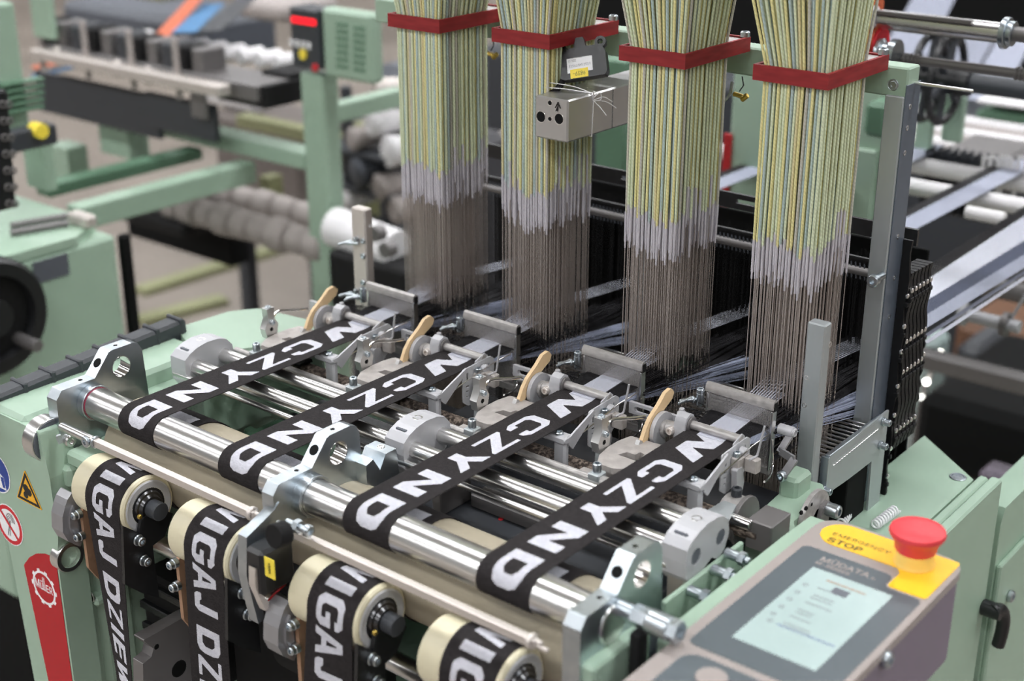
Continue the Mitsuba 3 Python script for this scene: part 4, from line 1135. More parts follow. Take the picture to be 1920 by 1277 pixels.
k_ = float(np.linalg.norm(pos(1139, 138, .38) - pos(1051, 152, .362)))     # width of the housing
obj('housing', on_sensor(rpoly([(.0, .002), (.003, k_ * .55), (.010, k_ * .66), (k_ * .9, k_ * .66), (k_ * .98, k_ * .5), (k_, .004), (k_ * .95, 0), (.004, 0)], .0015), -.010, 0), 'black_plastic', t)
obj('cable_nose', on_sensor(rpoly([(k_ * .30, k_ * .62), (k_ * .36, k_ * .88), (k_ * .52, k_ * .88), (k_ * .58, k_ * .62)], .001), -.009, -.002), 'black_plastic', t)
for f, g in ((.03, .68), (.88, .72)):
    obj('ear', on_sensor(Point(k_ * f, k_ * g).buffer(k_ * .12).difference(Point(k_ * f, k_ * g).buffer(k_ * .06)), -.008, -.002), 'black_plastic', t)
lk = obj('white_label', on_sensor(sbox(k_ * .16, k_ * .70, k_ * .13, k_ * .44), 0, .0002), 'white_print', t, False, label='white printed label')
ly = obj('yellow_label', on_sensor(sbox(k_ * .22, k_ * .60, k_ * .01, k_ * .20), .0002, .0004), 'label_yellow', t, False, label='yellow numbered label')


def on_sensor_text(txt, h, x, y, z, width, turn=-1):
    m = meshkit.text_mesh(txt, h, .0001)
    v = m.vertices.copy(); v[:, 0] = (v[:, 0] - v[:, 0].min()) * width / np.ptp(v[:, 0]); v[:, :2] = v[:, :2] * turn
    v += [x, y, z]
    return trimesh.Trimesh(v @ SM + o, m.faces, process=False)


obj('print', cat(on_sensor_text('ES 1025', k_ * .05, k_ * .19, k_ * .36, .0003, k_ * .17, 1), on_sensor_text('311613AS 2019', k_ * .05, k_ * .20, k_ * .25, .0003, k_ * .46, 1)), 'black_print', lk, False)
obj('print', on_sensor_text('9839-', k_ * .09, k_ * .54, k_ * .145, .0005, k_ * .26), 'black_print', ly, False)
obj('cable', tube([o + ex * .002 - en * .006 + ez * .004, o - ex * .004 - en * .006 - ez * .004, o - ex * .012 + ez * -.010 - en * .004], .0030, 10, 6), 'black_matte', t)
for q, lab in (((1390, 178), 'shiny wing clip hanging right of the third harness'), ((925, 101), 'shiny wing clip hanging right of the leftmost harness')):
    c = at(*q, y=.470)
    t = thing('wing_clip', lab, 'clip')
    obj('arm', tube([c + [-.008, -.004, .012], c + [-.010, -.004, .000], c + [-.014, -.004, -.006], c + [-.020, -.004, -.008]], .0016, 8, 5), 'zinc', t)
    obj('wing', cat(cyl(c + [-.006, -.004, .001], c + [.008, -.004, -.001], .0022, 10), cyl(c + [.004, -.006, -.003], c + [.010, -.006, .002], .0026, 10)), 'brass', t)
    obj('wire', tube([c + [.002, -.004, .018], c + [.004, -.004, .010], c + [.0, -.004, .004]], .0006, 6), 'charcoal', t)

# ------------------------------------------------------------------ control terminal
PZ = .985
t = thing('control_terminal', 'grey control terminal with lit screen, yellow plate and red emergency button', 'control panel')
outline = rpoly([(.5635, -.26), (.5635, .2245), (.6775, .2245), (.6775, -.26)], .017)
obj('top_shell', prism(outline, 'z', PZ - .007, PZ), 'panel_grey', t)
obj('body', prism(outline.buffer(-.0012), 'z', PZ - .075, PZ - .006), 'panel_side', t)
dp = rpoly([(.5715, .011), (.5715, .1745), (.6435, .1745), (.6435, .1570), (.6722, .1570), (.6722, .011)], .001).union(rpoly([(.5715, .011), (.5715, .1745), (.60, .1745), (.60, .011)], .008)).difference(sbox(.570, .5735, .170, .18).intersection(Point(.5795, .1665).buffer(.008).envelope.difference(Point(.5795, .1665).buffer(.008))))
dk = obj('display_plate', prism(rpoly([(.5715, .011), (.5715, .1745), (.6430, .1745), (.6430, .1565), (.6725, .1565), (.6725, .011)], .0055), 'z', PZ, PZ + .0004), 'panel_dark', t, False)
kp = obj('keypad_plate', prism(rpoly([(.5775, -.25), (.5775, .0035), (.6725, .0035), (.6725, -.25)], .012), 'z', PZ, PZ + .0004), 'panel_dark', t, False)
c = at(1334, 1272, z=PZ); obj('round_key', cyl(c, c + [0, 0, .0016], .0105, 32), 'panel_grey', kp)
yp = rpoly([(.5712, .1865), (.5712, .2210), (.6735, .2210), (.6735, .1590), (.6445, .1590), (.6445, .1800), (.64, .1865)], .003).union(rpoly([(.5712, .1865), (.5712, .2210), (.62, .2210), (.62, .1865)], .0165))
yp = yp.difference(sbox(.5700, .5880, .180, .225).difference(Point(.5885, .20375).buffer(.0173)))
yk_ = obj('yellow_plate', prism(yp, 'z', PZ, PZ + .0006), 'panel_yellow', t, False, label='yellow emergency stop plate')
FLAT = [[1, 0, 0], [0, 1, 0], [0, 0, 1]]


def flat_text(txt, h, p, q, z, bold=False):
    """Lettering lying on the terminal from the surveyed lower left to the lower right corner."""
    a, b = at(*p, z=z), at(*q, z=z)
    return lettering(txt, h, FLAT, (a[0], a[1], z), .0002, bold, width=abs(b[0] - a[0]))


C9 = lambda x, y: (1440 + x / 4.562, 860 + y / 4.562)
obj('lettering', cat(flat_text('EMERGENCY', .0045, C9(548, 650), C9(1035, 818), PZ + .0006), flat_text('STOP', .0065, C9(497, 700), C9(800, 790), PZ + .0006, True)), 'black_print', yk_, False)
obj('lettering', cat(flat_text('MÜDATA', .0062, C9(440, 870), C9(845, 1025), PZ + .0004, True), flat_text('®', .0032, C9(868, 1030), C9(905, 1040), PZ + .0004), flat_text('M-SERIES', .0038, C9(400, 895), C9(685, 1000), PZ + .0004, True)), 'panel_grey', dk, False)
lc = obj('screen', bx(.5918, .6538, .0345, .1490, PZ + .0003, PZ + .0007, .0001), 'lcd', t, False, label='pale lit screen with menu lines')
zs_ = PZ + .0008
Z9 = lambda x, y: (1280 + x / 2.997, 851 + y / 2.997)
icons = [at(*Z9(*q), z=zs_) for q in ((690, 735), (645, 775), (600, 815), (555, 857), (510, 897), (490, 935))]
obj('icons', cat(*[prism(Point(c[0], c[1]).buffer(.0022, quad_segs=3).difference(Point(c[0], c[1]).buffer(.001, quad_segs=3)), 'z', PZ + .0007, PZ + .0009) for c in icons]), 'lcd_text', lc, False)
lines = []
for k, q in enumerate(((760, 750), (735, 790), (690, 830), (650, 870), (600, 905), (570, 945))):
    c = at(*Z9(*q), z=zs_)
    for j in range(1 + k % 2): lines.append(sbox(c[0], c[0] + .012 + .004 * ((k * 7) % 3), c[1] - .0011 - .004 * j, c[1] + .0005 - .004 * j))
obj('menu_lines', prism(unary_union(lines), 'z', PZ + .0007, PZ + .0009), 'lcd_text', lc, False)
c = at(*Z9(885, 780), z=zs_)
obj('value_box', bx(c[0] - .006, c[0] + .006, c[1] - .0045, c[1] + .0045, PZ + .0007, PZ + .0009, .0001), 'lcd_dark', lc, False)
c = at(*Z9(530, 955), z=zs_); obj('blue_rule', bx(c[0], c[0] + .043, c[1] - .0005, c[1] + .0004, PZ + .0007, PZ + .0009, .0001), 'sign_blue', lc, False)
c = at(*Z9(810, 710), z=zs_); obj('red_title', bx(c[0], c[0] + .030, c[1] - .0008, c[1] + .0006, PZ + .0007, PZ + .0009, .0001), 'copper_tan', lc, False)
EX, EY = .6465, .2000
eb = obj('emergency_button', lathe((EX, EY, PZ), (0, 0, 1), [(0, 0), (.0150, 0), (.0152, .002), (.0140, .004), (.0138, .014), (.0125, .0148), (0, .0150)], 48), 'estop_base', t, label='yellow collar of the emergency button')
obj('red_cap', lathe((EX, EY, PZ), (0, 0, 1), [(0, .012), (.0145, .012), (.0152, .0135), (.0160, .0190), (.0185, .0225), (.0200, .0250), (.0203, .0265), (.0196, .0285), (.0150, .0302), (.0085, .0310), (0, .0312)], 56), 'estop_red', eb, label='red mushroom cap')
c = at(1660, 1236, x=.6778); obj('side_screw', bolt(c, (1, 0, 0), .006, .004), 'zinc', t)
solo('terminal_arm', bx(.600, .640, .02, .12, .55, PZ - .075, .004), 'green_paint', 'pale green arm carrying the control terminal', 'arm')

# ------------------------------------------------------------------ green drive housing at the right
t = thing('drive_housing', 'pale green drive housing with sloping lid beside the upright', 'housing')
lid = Polygon([(.4735, .36), (.4735, .640), (.553, .576), (.553, .36)])
obj('lid', prism(lid, 'z', .866, .870), 'green_paint', t)
obj('case', prism(lid.buffer(-.003), 'z', .30, .866), 'green_paint', t)
c = at(1796, 895, z=.87); obj('screw', cat(ring(c, (0, 0, 1), .0085, .006, .0012), bolt(c, (0, 0, 1), .0062, .0010)), 'zinc', t)
obj('cover', cat(bx(.5545, .5640, .26, .588, .30, .8715, .002), bx(.5655, .5775, .26, .589, .30, .8735, .002)), 'green_paint', t)
for k, (p, q) in enumerate((((1640, 985), (1680, 955)), ((1577, 982), (1592, 958)))):
    a, b = at(*p, z=.8755), at(*q, z=.8755)
    L = np.linalg.norm(b - a); n_ = int(L / .0050) + 1
    u = (b - a) / L; ph = np.linspace(0, n_ * 2 * PI, n_ * 14)
    nn = np.cross(u, [0, 0, 1])
    pts = a + np.outer(ph / ph[-1] * L, u) + .0042 * (np.cos(ph)[:, None] * nn + np.sin(ph)[:, None] * np.array([0, 0, 1]))
    solo('coil_spring', tube(pts, .0011, 6), 'white_print', ['pale coil spring on the green lid left of the emergency button', 'pale coil spring on the green lid behind the leg of the side plate'][k], 'spring')
t = thing('side_cabinet', 'pale green side cabinet with black clamping lever at the right edge', 'cabinet')
a = at(1880, 1000, x=.577)
obj('case', prism(Polygon([(.604, .20), (.604, a[2] + .016), (.612, a[2] + .030), (1.3, a[2] + .030), (1.3, .20)]), 'x', .548, .577), 'green_paint', t)
obj('lower_panel', bx(.577, .583, .607, 1.2, .20, a[2] - .034, .002), 'green_paint', t)
c = at(1892, 1117, x=.584); obj('screw', bolt(c, (1, 0, 0), .0065, .005), 'zinc', t)
c = at(1864, 1145, x=.590)
hk = obj('clamping_lever', tube([c + [0, -.004, .002], c + [.004, .006, .0], c + [.006, .013, -.012], c + [.006, .015, -.030], c + [.004, .016, -.046], c + [.004, .014, -.052]], [.0075] * 1 + [.0072] * 24 + [.006] * 8 + [.0065] * 8, 12, 8) if False else cat(tube([c + [0, -.006, .002], c + [.004, .006, .0], c + [.006, .014, -.012], c + [.006, .016, -.030], c + [.004, .016, -.048]], .0068, 12, 8), cyl(c + [-.012, 0, 0], c + [.008, 0, 0], .0085)), 'black_plastic', t, label='black clamping lever')

# ------------------------------------------------------------------ the neighbouring loom (same machine, out of focus)
def ysbar(p, q, x, h, d, b=.002):
    """A bar along y on the plane x= between two surveyed pixels of its upper edge; h down, d to the left."""
    a, c = at(*p, x=x), at(*q, x=x)
    z = (a[2] + c[2]) / 2
    return bx(x - d, x, a[1], c[1], z - h, z, b)


def xbar(p, q, y, h, d, b=.002):
    a, c = at(*p, y=y), at(*q, y=y)
    z = (a[2] + c[2]) / 2
    return bx(a[0], c[0], y, y + d, z - h, z, b)


NX = -.80
t = thing('drive_housing', 'green drive housing with a black handwheel at the left edge', 'housing')
a, b = at(-60, 518, x=NX), at(217, 440, x=NX)
obj('case', bx(NX - .50, NX, a[1], b[1], .325, b[2], .006), 'green_paint', t)
obj('lid', prism(Polygon([(NX - .5, a[1]), (NX, a[1]), (NX, b[1] - .07), (NX - .05, b[1]), (NX - .5, b[1])]), 'z', b[2], b[2] + .014), 'green_paint', t)
c = at(95, 500, x=NX); obj('plinth', bx(NX - .48, NX - .04, a[1] + .03, b[1] - .03, 0, .325, .004), 'dark_void', t); obj('nameplate', bx(NX, NX + .002, c[1] - .03, c[1] + .03, c[2] - .02, c[2] + .014, .0005), 'rubber_grey', t)
a2 = at(150, 415, z=b[2] + .02); obj('latch', bx(a2[0] - .02, a2[0] + .03, a2[1] - .010, a2[1] + .012, b[2] + .014, b[2] + .034, .004), 'alu_pale', t)
for k in range(2):
    p, q = at(20, 437 - 14 * k, z=b[2] + .02), at(128, 418 - 14 * k, z=b[2] + .02)
    obj('rail', cyl(p, q, .005), 'pewter', t)
c = at(-22, 594, x=NX + .05)
t = thing('handwheel', 'black handwheel on the green drive housing at the left edge', 'handwheel')
R_ = float(np.linalg.norm(at(80, 594, x=NX + .05) - c)) * .99
obj('rim', lathe(c - [.02, 0, 0], (1, 0, 0), [(R_ - .022, 0), (R_ - .004, .0), (R_, .008), (R_, .030), (R_ - .006, .040), (R_ - .024, .040), (R_ - .028, .03), (R_ - .022, 0)], 64), 'black_plastic', t)
obj('disc', cyl(c - [.012, 0, 0], c + [.004, 0, 0], R_ - .02, 48), 'black_matte', t)
obj('hub', cyl(c - [.05, 0, 0], c + [.02, 0, 0], .028, 32), 'black_plastic', t)
hq = at(48, 640, x=NX + .075); obj('grip', cyl(hq - [.02, 0, 0], hq + [.03, 0, 0], .009), 'pewter', t)

t = thing('lamp_post', 'green post carrying a green box with red display, behind the loom', 'post')
PXX = -.80
a, b = at(565, 130, x=PXX), at(625, 560, x=PXX)
pc_ = at(596, 300, y=1.0)
obj('column', bx(pc_[0] - .036, pc_[0] + .022, 1.0, 1.040, .02, float(at(590, 140, y=1.0)[2]), .004), 'green_paint', t)
hb = fbox((600, 14), (700, 160), 1.0, .03, .006)
obj('housing', hb, 'green_paint', t)
vents = []
for k in range(7):
    for u_ in (630, 662):
        p = at(u_, 45 + 13 * k + (u_ - 630) * .2, y=.9995); q = at(u_ + 23, 50 + 13 * k + (u_ - 630) * .2, y=.9995)
        vents.append(bx(p[0], q[0], .9985, 1.0, p[2] - .003, p[2] + .003, .0005))
for v in vents: obj('vent_slot', v, 'green_dark', t)
fp_ = fbox((541, 12), (600, 132), .992, .05, .003)
dk2 = obj('display_unit', fp_, 'charcoal', t)
p, q = at(546, 31, y=.9915), at(594, 50, y=.9915)
scene['led_red'] = {'type': 'diffuse', 'reflectance': rgb(60, 5, 8)}
digits = []
wd = (q[0] - p[0]) / 4.4
for k in range(4):
    x0_ = p[0] + wd * (.2 + 1.05 * k); zt, zb = p[2] - .001, q[2] + .003; zm = (zt + zb) / 2
    digits += [bx(x0_, x0_ + wd * .8, .990, .9918, z - .0016, z + .0016, .0002) for z in (zt, zm, zb)] + [bx(xx - .0016, xx + .0016, .990, .9918, zb, zt, .0002) for xx in (x0_, x0_ + wd * .8)]
obj('digits', cat(*digits), 'led_red', dk2, False, label='lit red digits', emitter={'type': 'area', 'radiance': {'type': 'rgb', 'value': [1.3, .02, .03]}})
for k in range(4):
    c = at(547 + 11 * k, 80 + 2 * k, y=.9915); obj('key', bx(c[0] - .004, c[0] + .004, .989, .992, c[2] - .006, c[2] + .006, .001), 'white_print', dk2)
c = at(569, 102, y=.9915); obj('yellow_key', cyl((c[0], .992, c[2]), (c[0], .988, c[2]), .009), 'label_yellow', dk2)
c = at(592, 127, y=.9915); obj('red_key', cyl((c[0], .992, c[2]), (c[0], .988, c[2]), .007), 'sign_red', dk2)

t = thing('welded_rack', 'green welded rack of beams and legs behind the cable duct', 'rack')
FY = .55
obj('long_beam', xbar((185, 205), (568, 284), 1.03, .030, .05), 'green_paint', t)
obj('side_beam', ysbar((150, 388), (480, 306), -1.02, .040, .04), 'green_paint', t)
obj('side_beam', ysbar((90, 345), (380, 282), -1.18, .022, .04), 'green_dark', t)
obj('leg', fbox((180, 205), (245, 300), 1.04, .05), 'green_paint', t)
obj('leg', fbox((88, 270), (132, 345), .95, .05), 'green_paint', t)
obj('brace', fbox((485, 330), (510, 440), 1.25, .04), 'olive', t)
t = thing('machine_tower', 'tall green machine tower at the top left corner', 'machine')
obj('column', sbx((-90, 20), (58, 240), -1.02, .10, .004), 'green_paint', t)
obj('rear_column', fbox((50, -40), (100, 75), .95, .012), 'green_paint', t)
obj('lower_column', fbox((40, 262), (90, 360), .62, .02), 'green_paint', t)
for k in range(5):
    obj('louvre', sbx((5, 160 + 13 * k), (85, 151 + 13 * k), -1.0 + .004 * k, .02, .001), 'green_dark', t)
c = at(45, 262, x=-.93); obj('clamp_arm', bx(-.96, -.93, c[1] - .10, c[1] + .06, c[2] - .018, c[2] + .014, .003), 'charcoal', t)
c = at(77, 246, x=-.925); obj('yellow_knob', cyl(c - [.02, 0, 0], c + [.004, 0, 0], .012), 'label_yellow', t)
t = thing('hanging_chain', 'black link chain hanging at the left edge', 'chain')
for k in range(7):
    obj('link', sbx((-20, 175 + 31 * k), (20 + 2.2 * k, 203 + 31 * k), -.72, .03, .003), 'black_plastic', t)
    for j in range(2):
        c = at(4 + 12 * j + 2 * k, 196 + 31 * k, x=-.7195); obj('eyelet', ring(c, (1, 0, 0), .0055, .003, .002), 'pewter', t)

# creel rail with yarn guides and a row of spools
t = thing('pale_rail', 'long pale metal rail crossing the top left', 'rail')
obj('rail', xbar((55, 91), (408, 164), .93, .020, .03), 'alu_pale', t)
t = thing('guide_unit', 'dark yarn guide unit with a black end block behind the pale rail', 'yarn guide')
obj('tray', cat(xbar((85, 86), (480, 160), .97, .03, .10)), 'pewter', t)
obj('end_block', fbox((405, 145), (500, 205), .98, .10), 'black_matte', t)
obj('end_block', fbox((490, 130), (545, 165), 1.05, .08), 'black_matte', t)
r_ = np.random.default_rng(11)
for k in range(11):
    f = k / 10
    px, py = 100 + 285 * f, 66 + 58 * f
    c = at(px, py, y=1.0)
    obj('guide', bx(c[0] - .014, c[0] + .014, .98, 1.04, c[2] - .050, c[2] + .034, .003), ['black_matte', 'pewter', 'charcoal'][k % 3], t)
    if k % 2: obj('guide_wheel', cyl((c[0] - .004, .965, c[2] - .03), (c[0] + .004, .975, c[2] - .03), .018), 'alu_pale', t)
    if k % 3 == 0: obj('pin', cyl((c[0] + .008, .962, c[2] + .05), (c[0] + .010, .962, c[2] - .06), .006), 'spool', t)
t = thing('dark_skirt', 'dark panel below the pale rail', 'panel')
obj('panel', cat(fbox((64, 132), (300, 262), .985, .012), fbox((270, 172), (405, 268), .975, .012)), 'charcoal', t)
obj('strip', fbox((355, 175), (385, 225), .96, .01), 'pewter', t)
for k in range(9):
    f = k / 8
    c = at(262 + 275 * f, 72 + 42 * f, y=1.25)
    solo('yarn_package', lathe(c - [0, .03, 0], (.12, 1, 0), [(0, 0), (.0130, 0), (.0165, .004), (.0165, .056), (.0130, .06), (0, .06)], 20), 'bag_white', f'white yarn package, {["first","second","third","fourth","fifth","sixth","seventh","eighth","ninth"][k]} from left in the white row left of the red display', 'yarn package', 'white yarn packages left of the red display')
for k, (p, q, m_, w_, lab) in enumerate((((384, -20), (300, 72), 'orange', .016, 'orange ribbon running down at the top left'), ((402, 8), (345, 62), 'blue', .024, 'blue ribbon beside the orange ribbon at the top left'),
                                       ((62, 128), (128, 116), 'orange', .016, 'orange ribbon below the pale rail'), ((62, 142), (150, 124), 'blue', .022, 'blue ribbon below the pale rail'),
                                       ((470, -10), (392, 60), 'charcoal', .022, 'dark ribbon right of the blue ribbon'))):
    y0_, y1_ = (1.6, 1.12) if k in (0, 1, 4) else (.99, 1.06)
    a, b = at(*p, y=y0_), at(*q, y=y1_)
    d_ = b - a; n_ = np.cross(d_, [0, 0, 1.]); n_ /= np.linalg.norm(n_); up_ = np.cross(n_, d_); up_ /= np.linalg.norm(up_)
    P = [a + n_ * w_, a - n_ * w_, b - n_ * w_, b + n_ * w_]
    v = np.array(P + [x + up_ * .002 for x in P])
    solo('coloured_ribbon', trimesh.convex.convex_hull(v), m_, lab, 'ribbon')
t = thing('storage_boxes', 'grey and white bundles stacked at the top behind the coloured ribbons', 'bundle')
obj('bundle', cat(fbox((110, 0), (380, 130), 1.9, .3, .02)), 'rubber_grey', t)
obj('bundle', cat(fbox((440, 0), (530, 45), 1.7, .2, .03)), 'spool', t)
obj('bundle', fbox((200, -30), (300, 5), 1.7, .2, .03), 'olive', t)

k = 0
for row, (p, q, n_, r0) in enumerate((((318, 372), (620, 478), 9, .030), ((378, 342), (640, 430), 7, .026))):
    yy = 1.02 + .10 * row
    a, b = at(*p, y=yy), at(*q, y=yy)
    a[2] = b[2] = (a[2] + b[2]) / 2
    for j in range(n_):
        c0 = a + (b - a) * j / n_; c1 = a + (b - a) * (j + .86) / n_
        rr = r0 * (1 + .10 * math.sin(j * 2.4))
        solo('grey_spool', lathe(c0, c1 - c0, [(0, 0), (rr * .8, 0), (rr, .004), (rr * .97, np.linalg.norm(c1 - c0) - .006), (rr * .75, np.linalg.norm(c1 - c0)), (0, np.linalg.norm(c1 - c0))], 22), 'spool',
             f'pale grey wound spool, {["first","second","third","fourth","fifth","sixth","seventh","eighth","ninth"][j]} from left in the {["lower","upper"][row]} row of spools', 'spool', 'wound spools left of the green post')
solo('spool_shade_bar', xbar((235, 385), (430, 440), 1.13, .07, .05), 'dark_void', 'dark bar put in for shading behind the grey spools', 'trough')  # dark bar added to give the shading around the spools
solo('dark_cabinet', fbox((215, 388), (345, 450), .98, .2, .006), 'black_matte', 'black cabinet right of the green drive housing', 'cabinet')
solo('black_column', fbox((216, 440), (250, 650), .60, .02, .004), 'dark_void', 'black column behind the green drive housing', 'column')
for k, (p, q) in enumerate((((262, 545), (600, 440)), ((262, 600), (420, 560)))):
    a, b = at(*p, z=.012), at(*q, z=.012)
    d_ = (b - a) / np.linalg.norm(b - a); n_ = np.array([-d_[1], d_[0], 0])
    v = np.array([a + n_ * .03, a - n_ * .03, b - n_ * .03, b + n_ * .03]); v = np.vstack([v + [0, 0, -.0115], v + [0, 0, .008]])
    solo('floor_rail', trimesh.convex.convex_hull(v), 'olive', ['olive rail on the floor behind the cable duct', 'short olive rail on the floor nearest the cable duct'][k], 'rail')
t = thing('black_loom_part', 'black machine part with steel collars right of the green post', 'machine part')
obj('block', fbox((612, 470), (760, 620), .95, .2, .006), 'black_matte', t)
obj('white_roll', cyl(at(628, 425, y=1.0), at(745, 470, y=1.0), .036), 'bag_white', t)
for q in ((700, 440), (720, 470)):
    c = at(*q, y=.94); obj('collar', cyl(c, c + [0, .02, 0], .014), 'pewter', t)
# softly blurred things between the green post and the leftmost harness
for k, (p, q, y, m_, lab) in enumerate((((690, 120), (760, 180), 1.9, 'rubber_grey', 'grey wrapped stack below the green box'), ((905, 250), (945, 330), 1.9, 'spool', 'grey wrapped stack between the first two harnesses'), ((1110, 230), (1170, 330), 2.0, 'rubber_grey', 'grey wrapped stack right of the second harness'))):
    a, c = at(*p, y=y), at(*q, y=y)
    solo('wrapped_stack', bx(a[0], c[0], y, y + .35, 0, a[2], .03), m_, lab, 'stack')
t = thing('steel_rack', 'green steel rack far behind the harnesses', 'rack')
obj('beam', ysbar((628, 205), (760, 160), -.95, .035, .03), 'green_paint', t)
obj('beam', xbar((760, 240), (960, 280), 1.75, .03, .04), 'olive', t)
obj('beam', xbar((440, 208), (760, 292), 1.55, .03, .04), 'olive', t)
obj('leg', fbox((660, 230), (690, 420), 1.5, .04), 'olive', t)
obj('leg', fbox((1120, 110), (1165, 330), 1.1, .05), 'green_dark', t)
solo('rear_wall_machine', bx(-3.2, 1.6, 4.6, 5.2, 0, 1.9, .02), 'dark_void', 'long dark machine row far behind', 'machine')
solo('low_rear_machine', bx(-1.9, -.15, 2.7, 3.2, 0, .72, .02), 'charcoal', 'low dark machine behind the green beams', 'machine')

# ------------------------------------------------------------------ behind the right side: warp sheets, rods, pulleys
t = thing('rear_cabinet', 'pale green cabinet behind the rightmost harness', 'cabinet')
obj('case', fbox((1376, 110), (1660, 480), 1.05, .03, .004), 'green_paint', t)
obj('door', fbox((1592, 275), (1628, 440), 1.04, .01, .003), 'green_paint', t)
solo('switch_box', fbox((1622, 190), (1655, 262), 1.0, .045, .006), 'green_dark', 'small green switch box left of the tall upright', 'box')
solo('red_strip', fbox((1357, 250), (1361, 425), 1.045, .004, .0005), 'red_paint', 'thin red vertical strip between the third and fourth harness', 'strip')
t = thing('feed_roller', 'ribbed steel feed roller at the top right with a pale collar', 'roller')
y = .80
a, b = at(1640, 30, y=y), at(1880, 66, y=y)
zc = (a[2] + b[2]) / 2
obj('roller', cyl((a[0], y, zc), (b[0], y, zc), .0105, 24), 'steel', t)
for k in range(5):
    an = math.radians(60 + 45 * k); obj('rib', cyl((a[0] + .02, y - .0105 * math.sin(an), zc + .0105 * math.cos(an)), (b[0], y - .0105 * math.sin(an), zc + .0105 * math.cos(an)), .0012, 8), 'pewter', t)
obj('collar', cat(cyl((b[0], y, zc), (b[0] + .006, y, zc), .0165, 28), cyl((b[0] + .006, y, zc), (b[0] + .012, y, zc), .013, 28)), 'zinc', t)
obj('shaft', cyl((b[0] + .012, y, zc), (b[0] + .2, y, zc), .0078), 'pewter', t)
a_ = at(1632, 20, y=.79); b_ = at(1823, 43, y=.79)
solo('flat_guide', bx(a_[0], b_[0], .786, .793, (a_[2] + b_[2]) / 2 - .0022, (a_[2] + b_[2]) / 2 + .0022, .0004), 'pewter', 'thin flat guide bar above the ribbed feed roller', 'bar')
c = at(1638, 30, y=.80)
t = thing('orange_disc', 'orange disc at the left end of the ribbed feed roller', 'disc')
obj('disc', cyl((c[0] - .012, .80, c[2] + .002), (c[0] - .004, .80, c[2] + .002), .034, 36), 'orange', t); obj('plate', bx(c[0] - .004, c[0] + .008, .782, .80, c[2] - .012, c[2] + .012, .003), 'light_cast', t)
c = at(1657, 86, y=.80)
t = thing('brake_disc', 'red and orange brake disc with silver hub above the cross beam', 'disc')
obj('disc', cat(cyl((c[0] - .012, .80, c[2]), (c[0] - .006, .80, c[2]), .0215, 36)), 'orange', t); obj('lining', cyl((c[0] - .006, .80, c[2]), (c[0] - .002, .80, c[2]), .0200, 36), 'sign_red', t)
c2 = at(1660, 100, y=.785)
obj('hub', lathe((c2[0] - .008, .785, c2[2]), (1, 0, 0), [(0, 0), (.015, 0), (.016, .004), (.012, .007), (.012, .012), (.0165, .015), (.0165, .0225), (0, .0225)], 36), 'zinc', t)
obj('nut', hexnut((c2[0] - .030, .78, c2[2]), (1, 0, 0), .006, .01), 'zinc', t)
y = .80
a, b = at(1687, 108, y=y), at(1960, 146, y=y); zc = (a[2] + b[2]) / 2
t = thing('threaded_rod', 'grey rod with threaded ends above the black handwheel pulley', 'rod')
obj('bar', cyl((a[0], y, zc), (b[0], y, zc), .0052), 'pewter', t)
for x_ in (a[0] + .002, float(at(1905, 134, y=y)[0])):
    for k in range(5): obj('thread', ring((x_ + .0045 * k, y, zc), (1, 0, 0), .0072, .005, .0022, 20), 'pewter', t)
a, b = at(1722, 153, y=.488), at(1832, 168, y=.488); zc = (a[2] + b[2]) / 2
solo('slim_rod', cyl((UX1 - .0005, .480, zc), (b[0], .480, zc), .0016), 'steel', 'slim steel rod right of the tall upright', 'rod')
t = thing('spoked_pulley', 'black spoked pulley on a dark shaft behind the tall upright', 'pulley')
c = at(1757, 147, y=1.25)
R_ = .066
for dx in (-.014, .014):
    obj('rim', lathe(c + [dx - .004, 0, 0], (1, 0, 0), [(R_ - .010, 0), (R_ - .002, 0), (R_, .003), (R_ - .002, .008), (R_ - .010, .008), (R_ - .010, 0)], 40), 'black_plastic', t)
    for k in range(6):
        an = k * PI / 3 + .3; obj('spoke', cyl(c + [dx, .014 * math.cos(an), .014 * math.sin(an)], c + [dx, (R_ - .008) * math.cos(an), (R_ - .008) * math.sin(an)], .0055, 8), 'charcoal', t)
obj('hub', cyl(c - [.025, 0, 0], c + [.05, 0, 0], .020), 'black_plastic', t); obj('shaft', cyl(c + [.05, 0, 0], c + [.6, 0, 0], .014), 'charcoal', t)
for k, (p, q, y) in enumerate((((1722, 175), (1742, 290), 1.30), ((1772, 175), (1800, 270), 1.32))):
    solo('green_stand', fbox(p, q, y, .012, .003), 'green_paint', ['narrow green stand under the spoked pulley', 'wide green stand right of the spoked pulley'][k], 'stand')


def sheet(name, P, m_, n_, r, label, cat_='yarn'):
    """A sheet of parallel yarns between two surveyed edges: P = (p0, p1, q0, q1) as world points, yarns from p to q."""
    p0, p1, q0, q1 = [np.asarray(v) for v in P]
    f = np.linspace(0, 1, n_)[:, None]
    solo(name, rods(p0 + (p1 - p0) * f, q0 + (q1 - q0) * f, r), m_, label, cat_, smooth=False, kind='stuff')


# warp of the rightmost head going back, white between two dark bands
def zline(p, q, z, y0, y1):
    a, b = at(*p, z=z), at(*q, z=z); d = (b - a) / (b[1] - a[1])
    return a + d * (y0 - a[1]), a + d * (y1 - a[1])


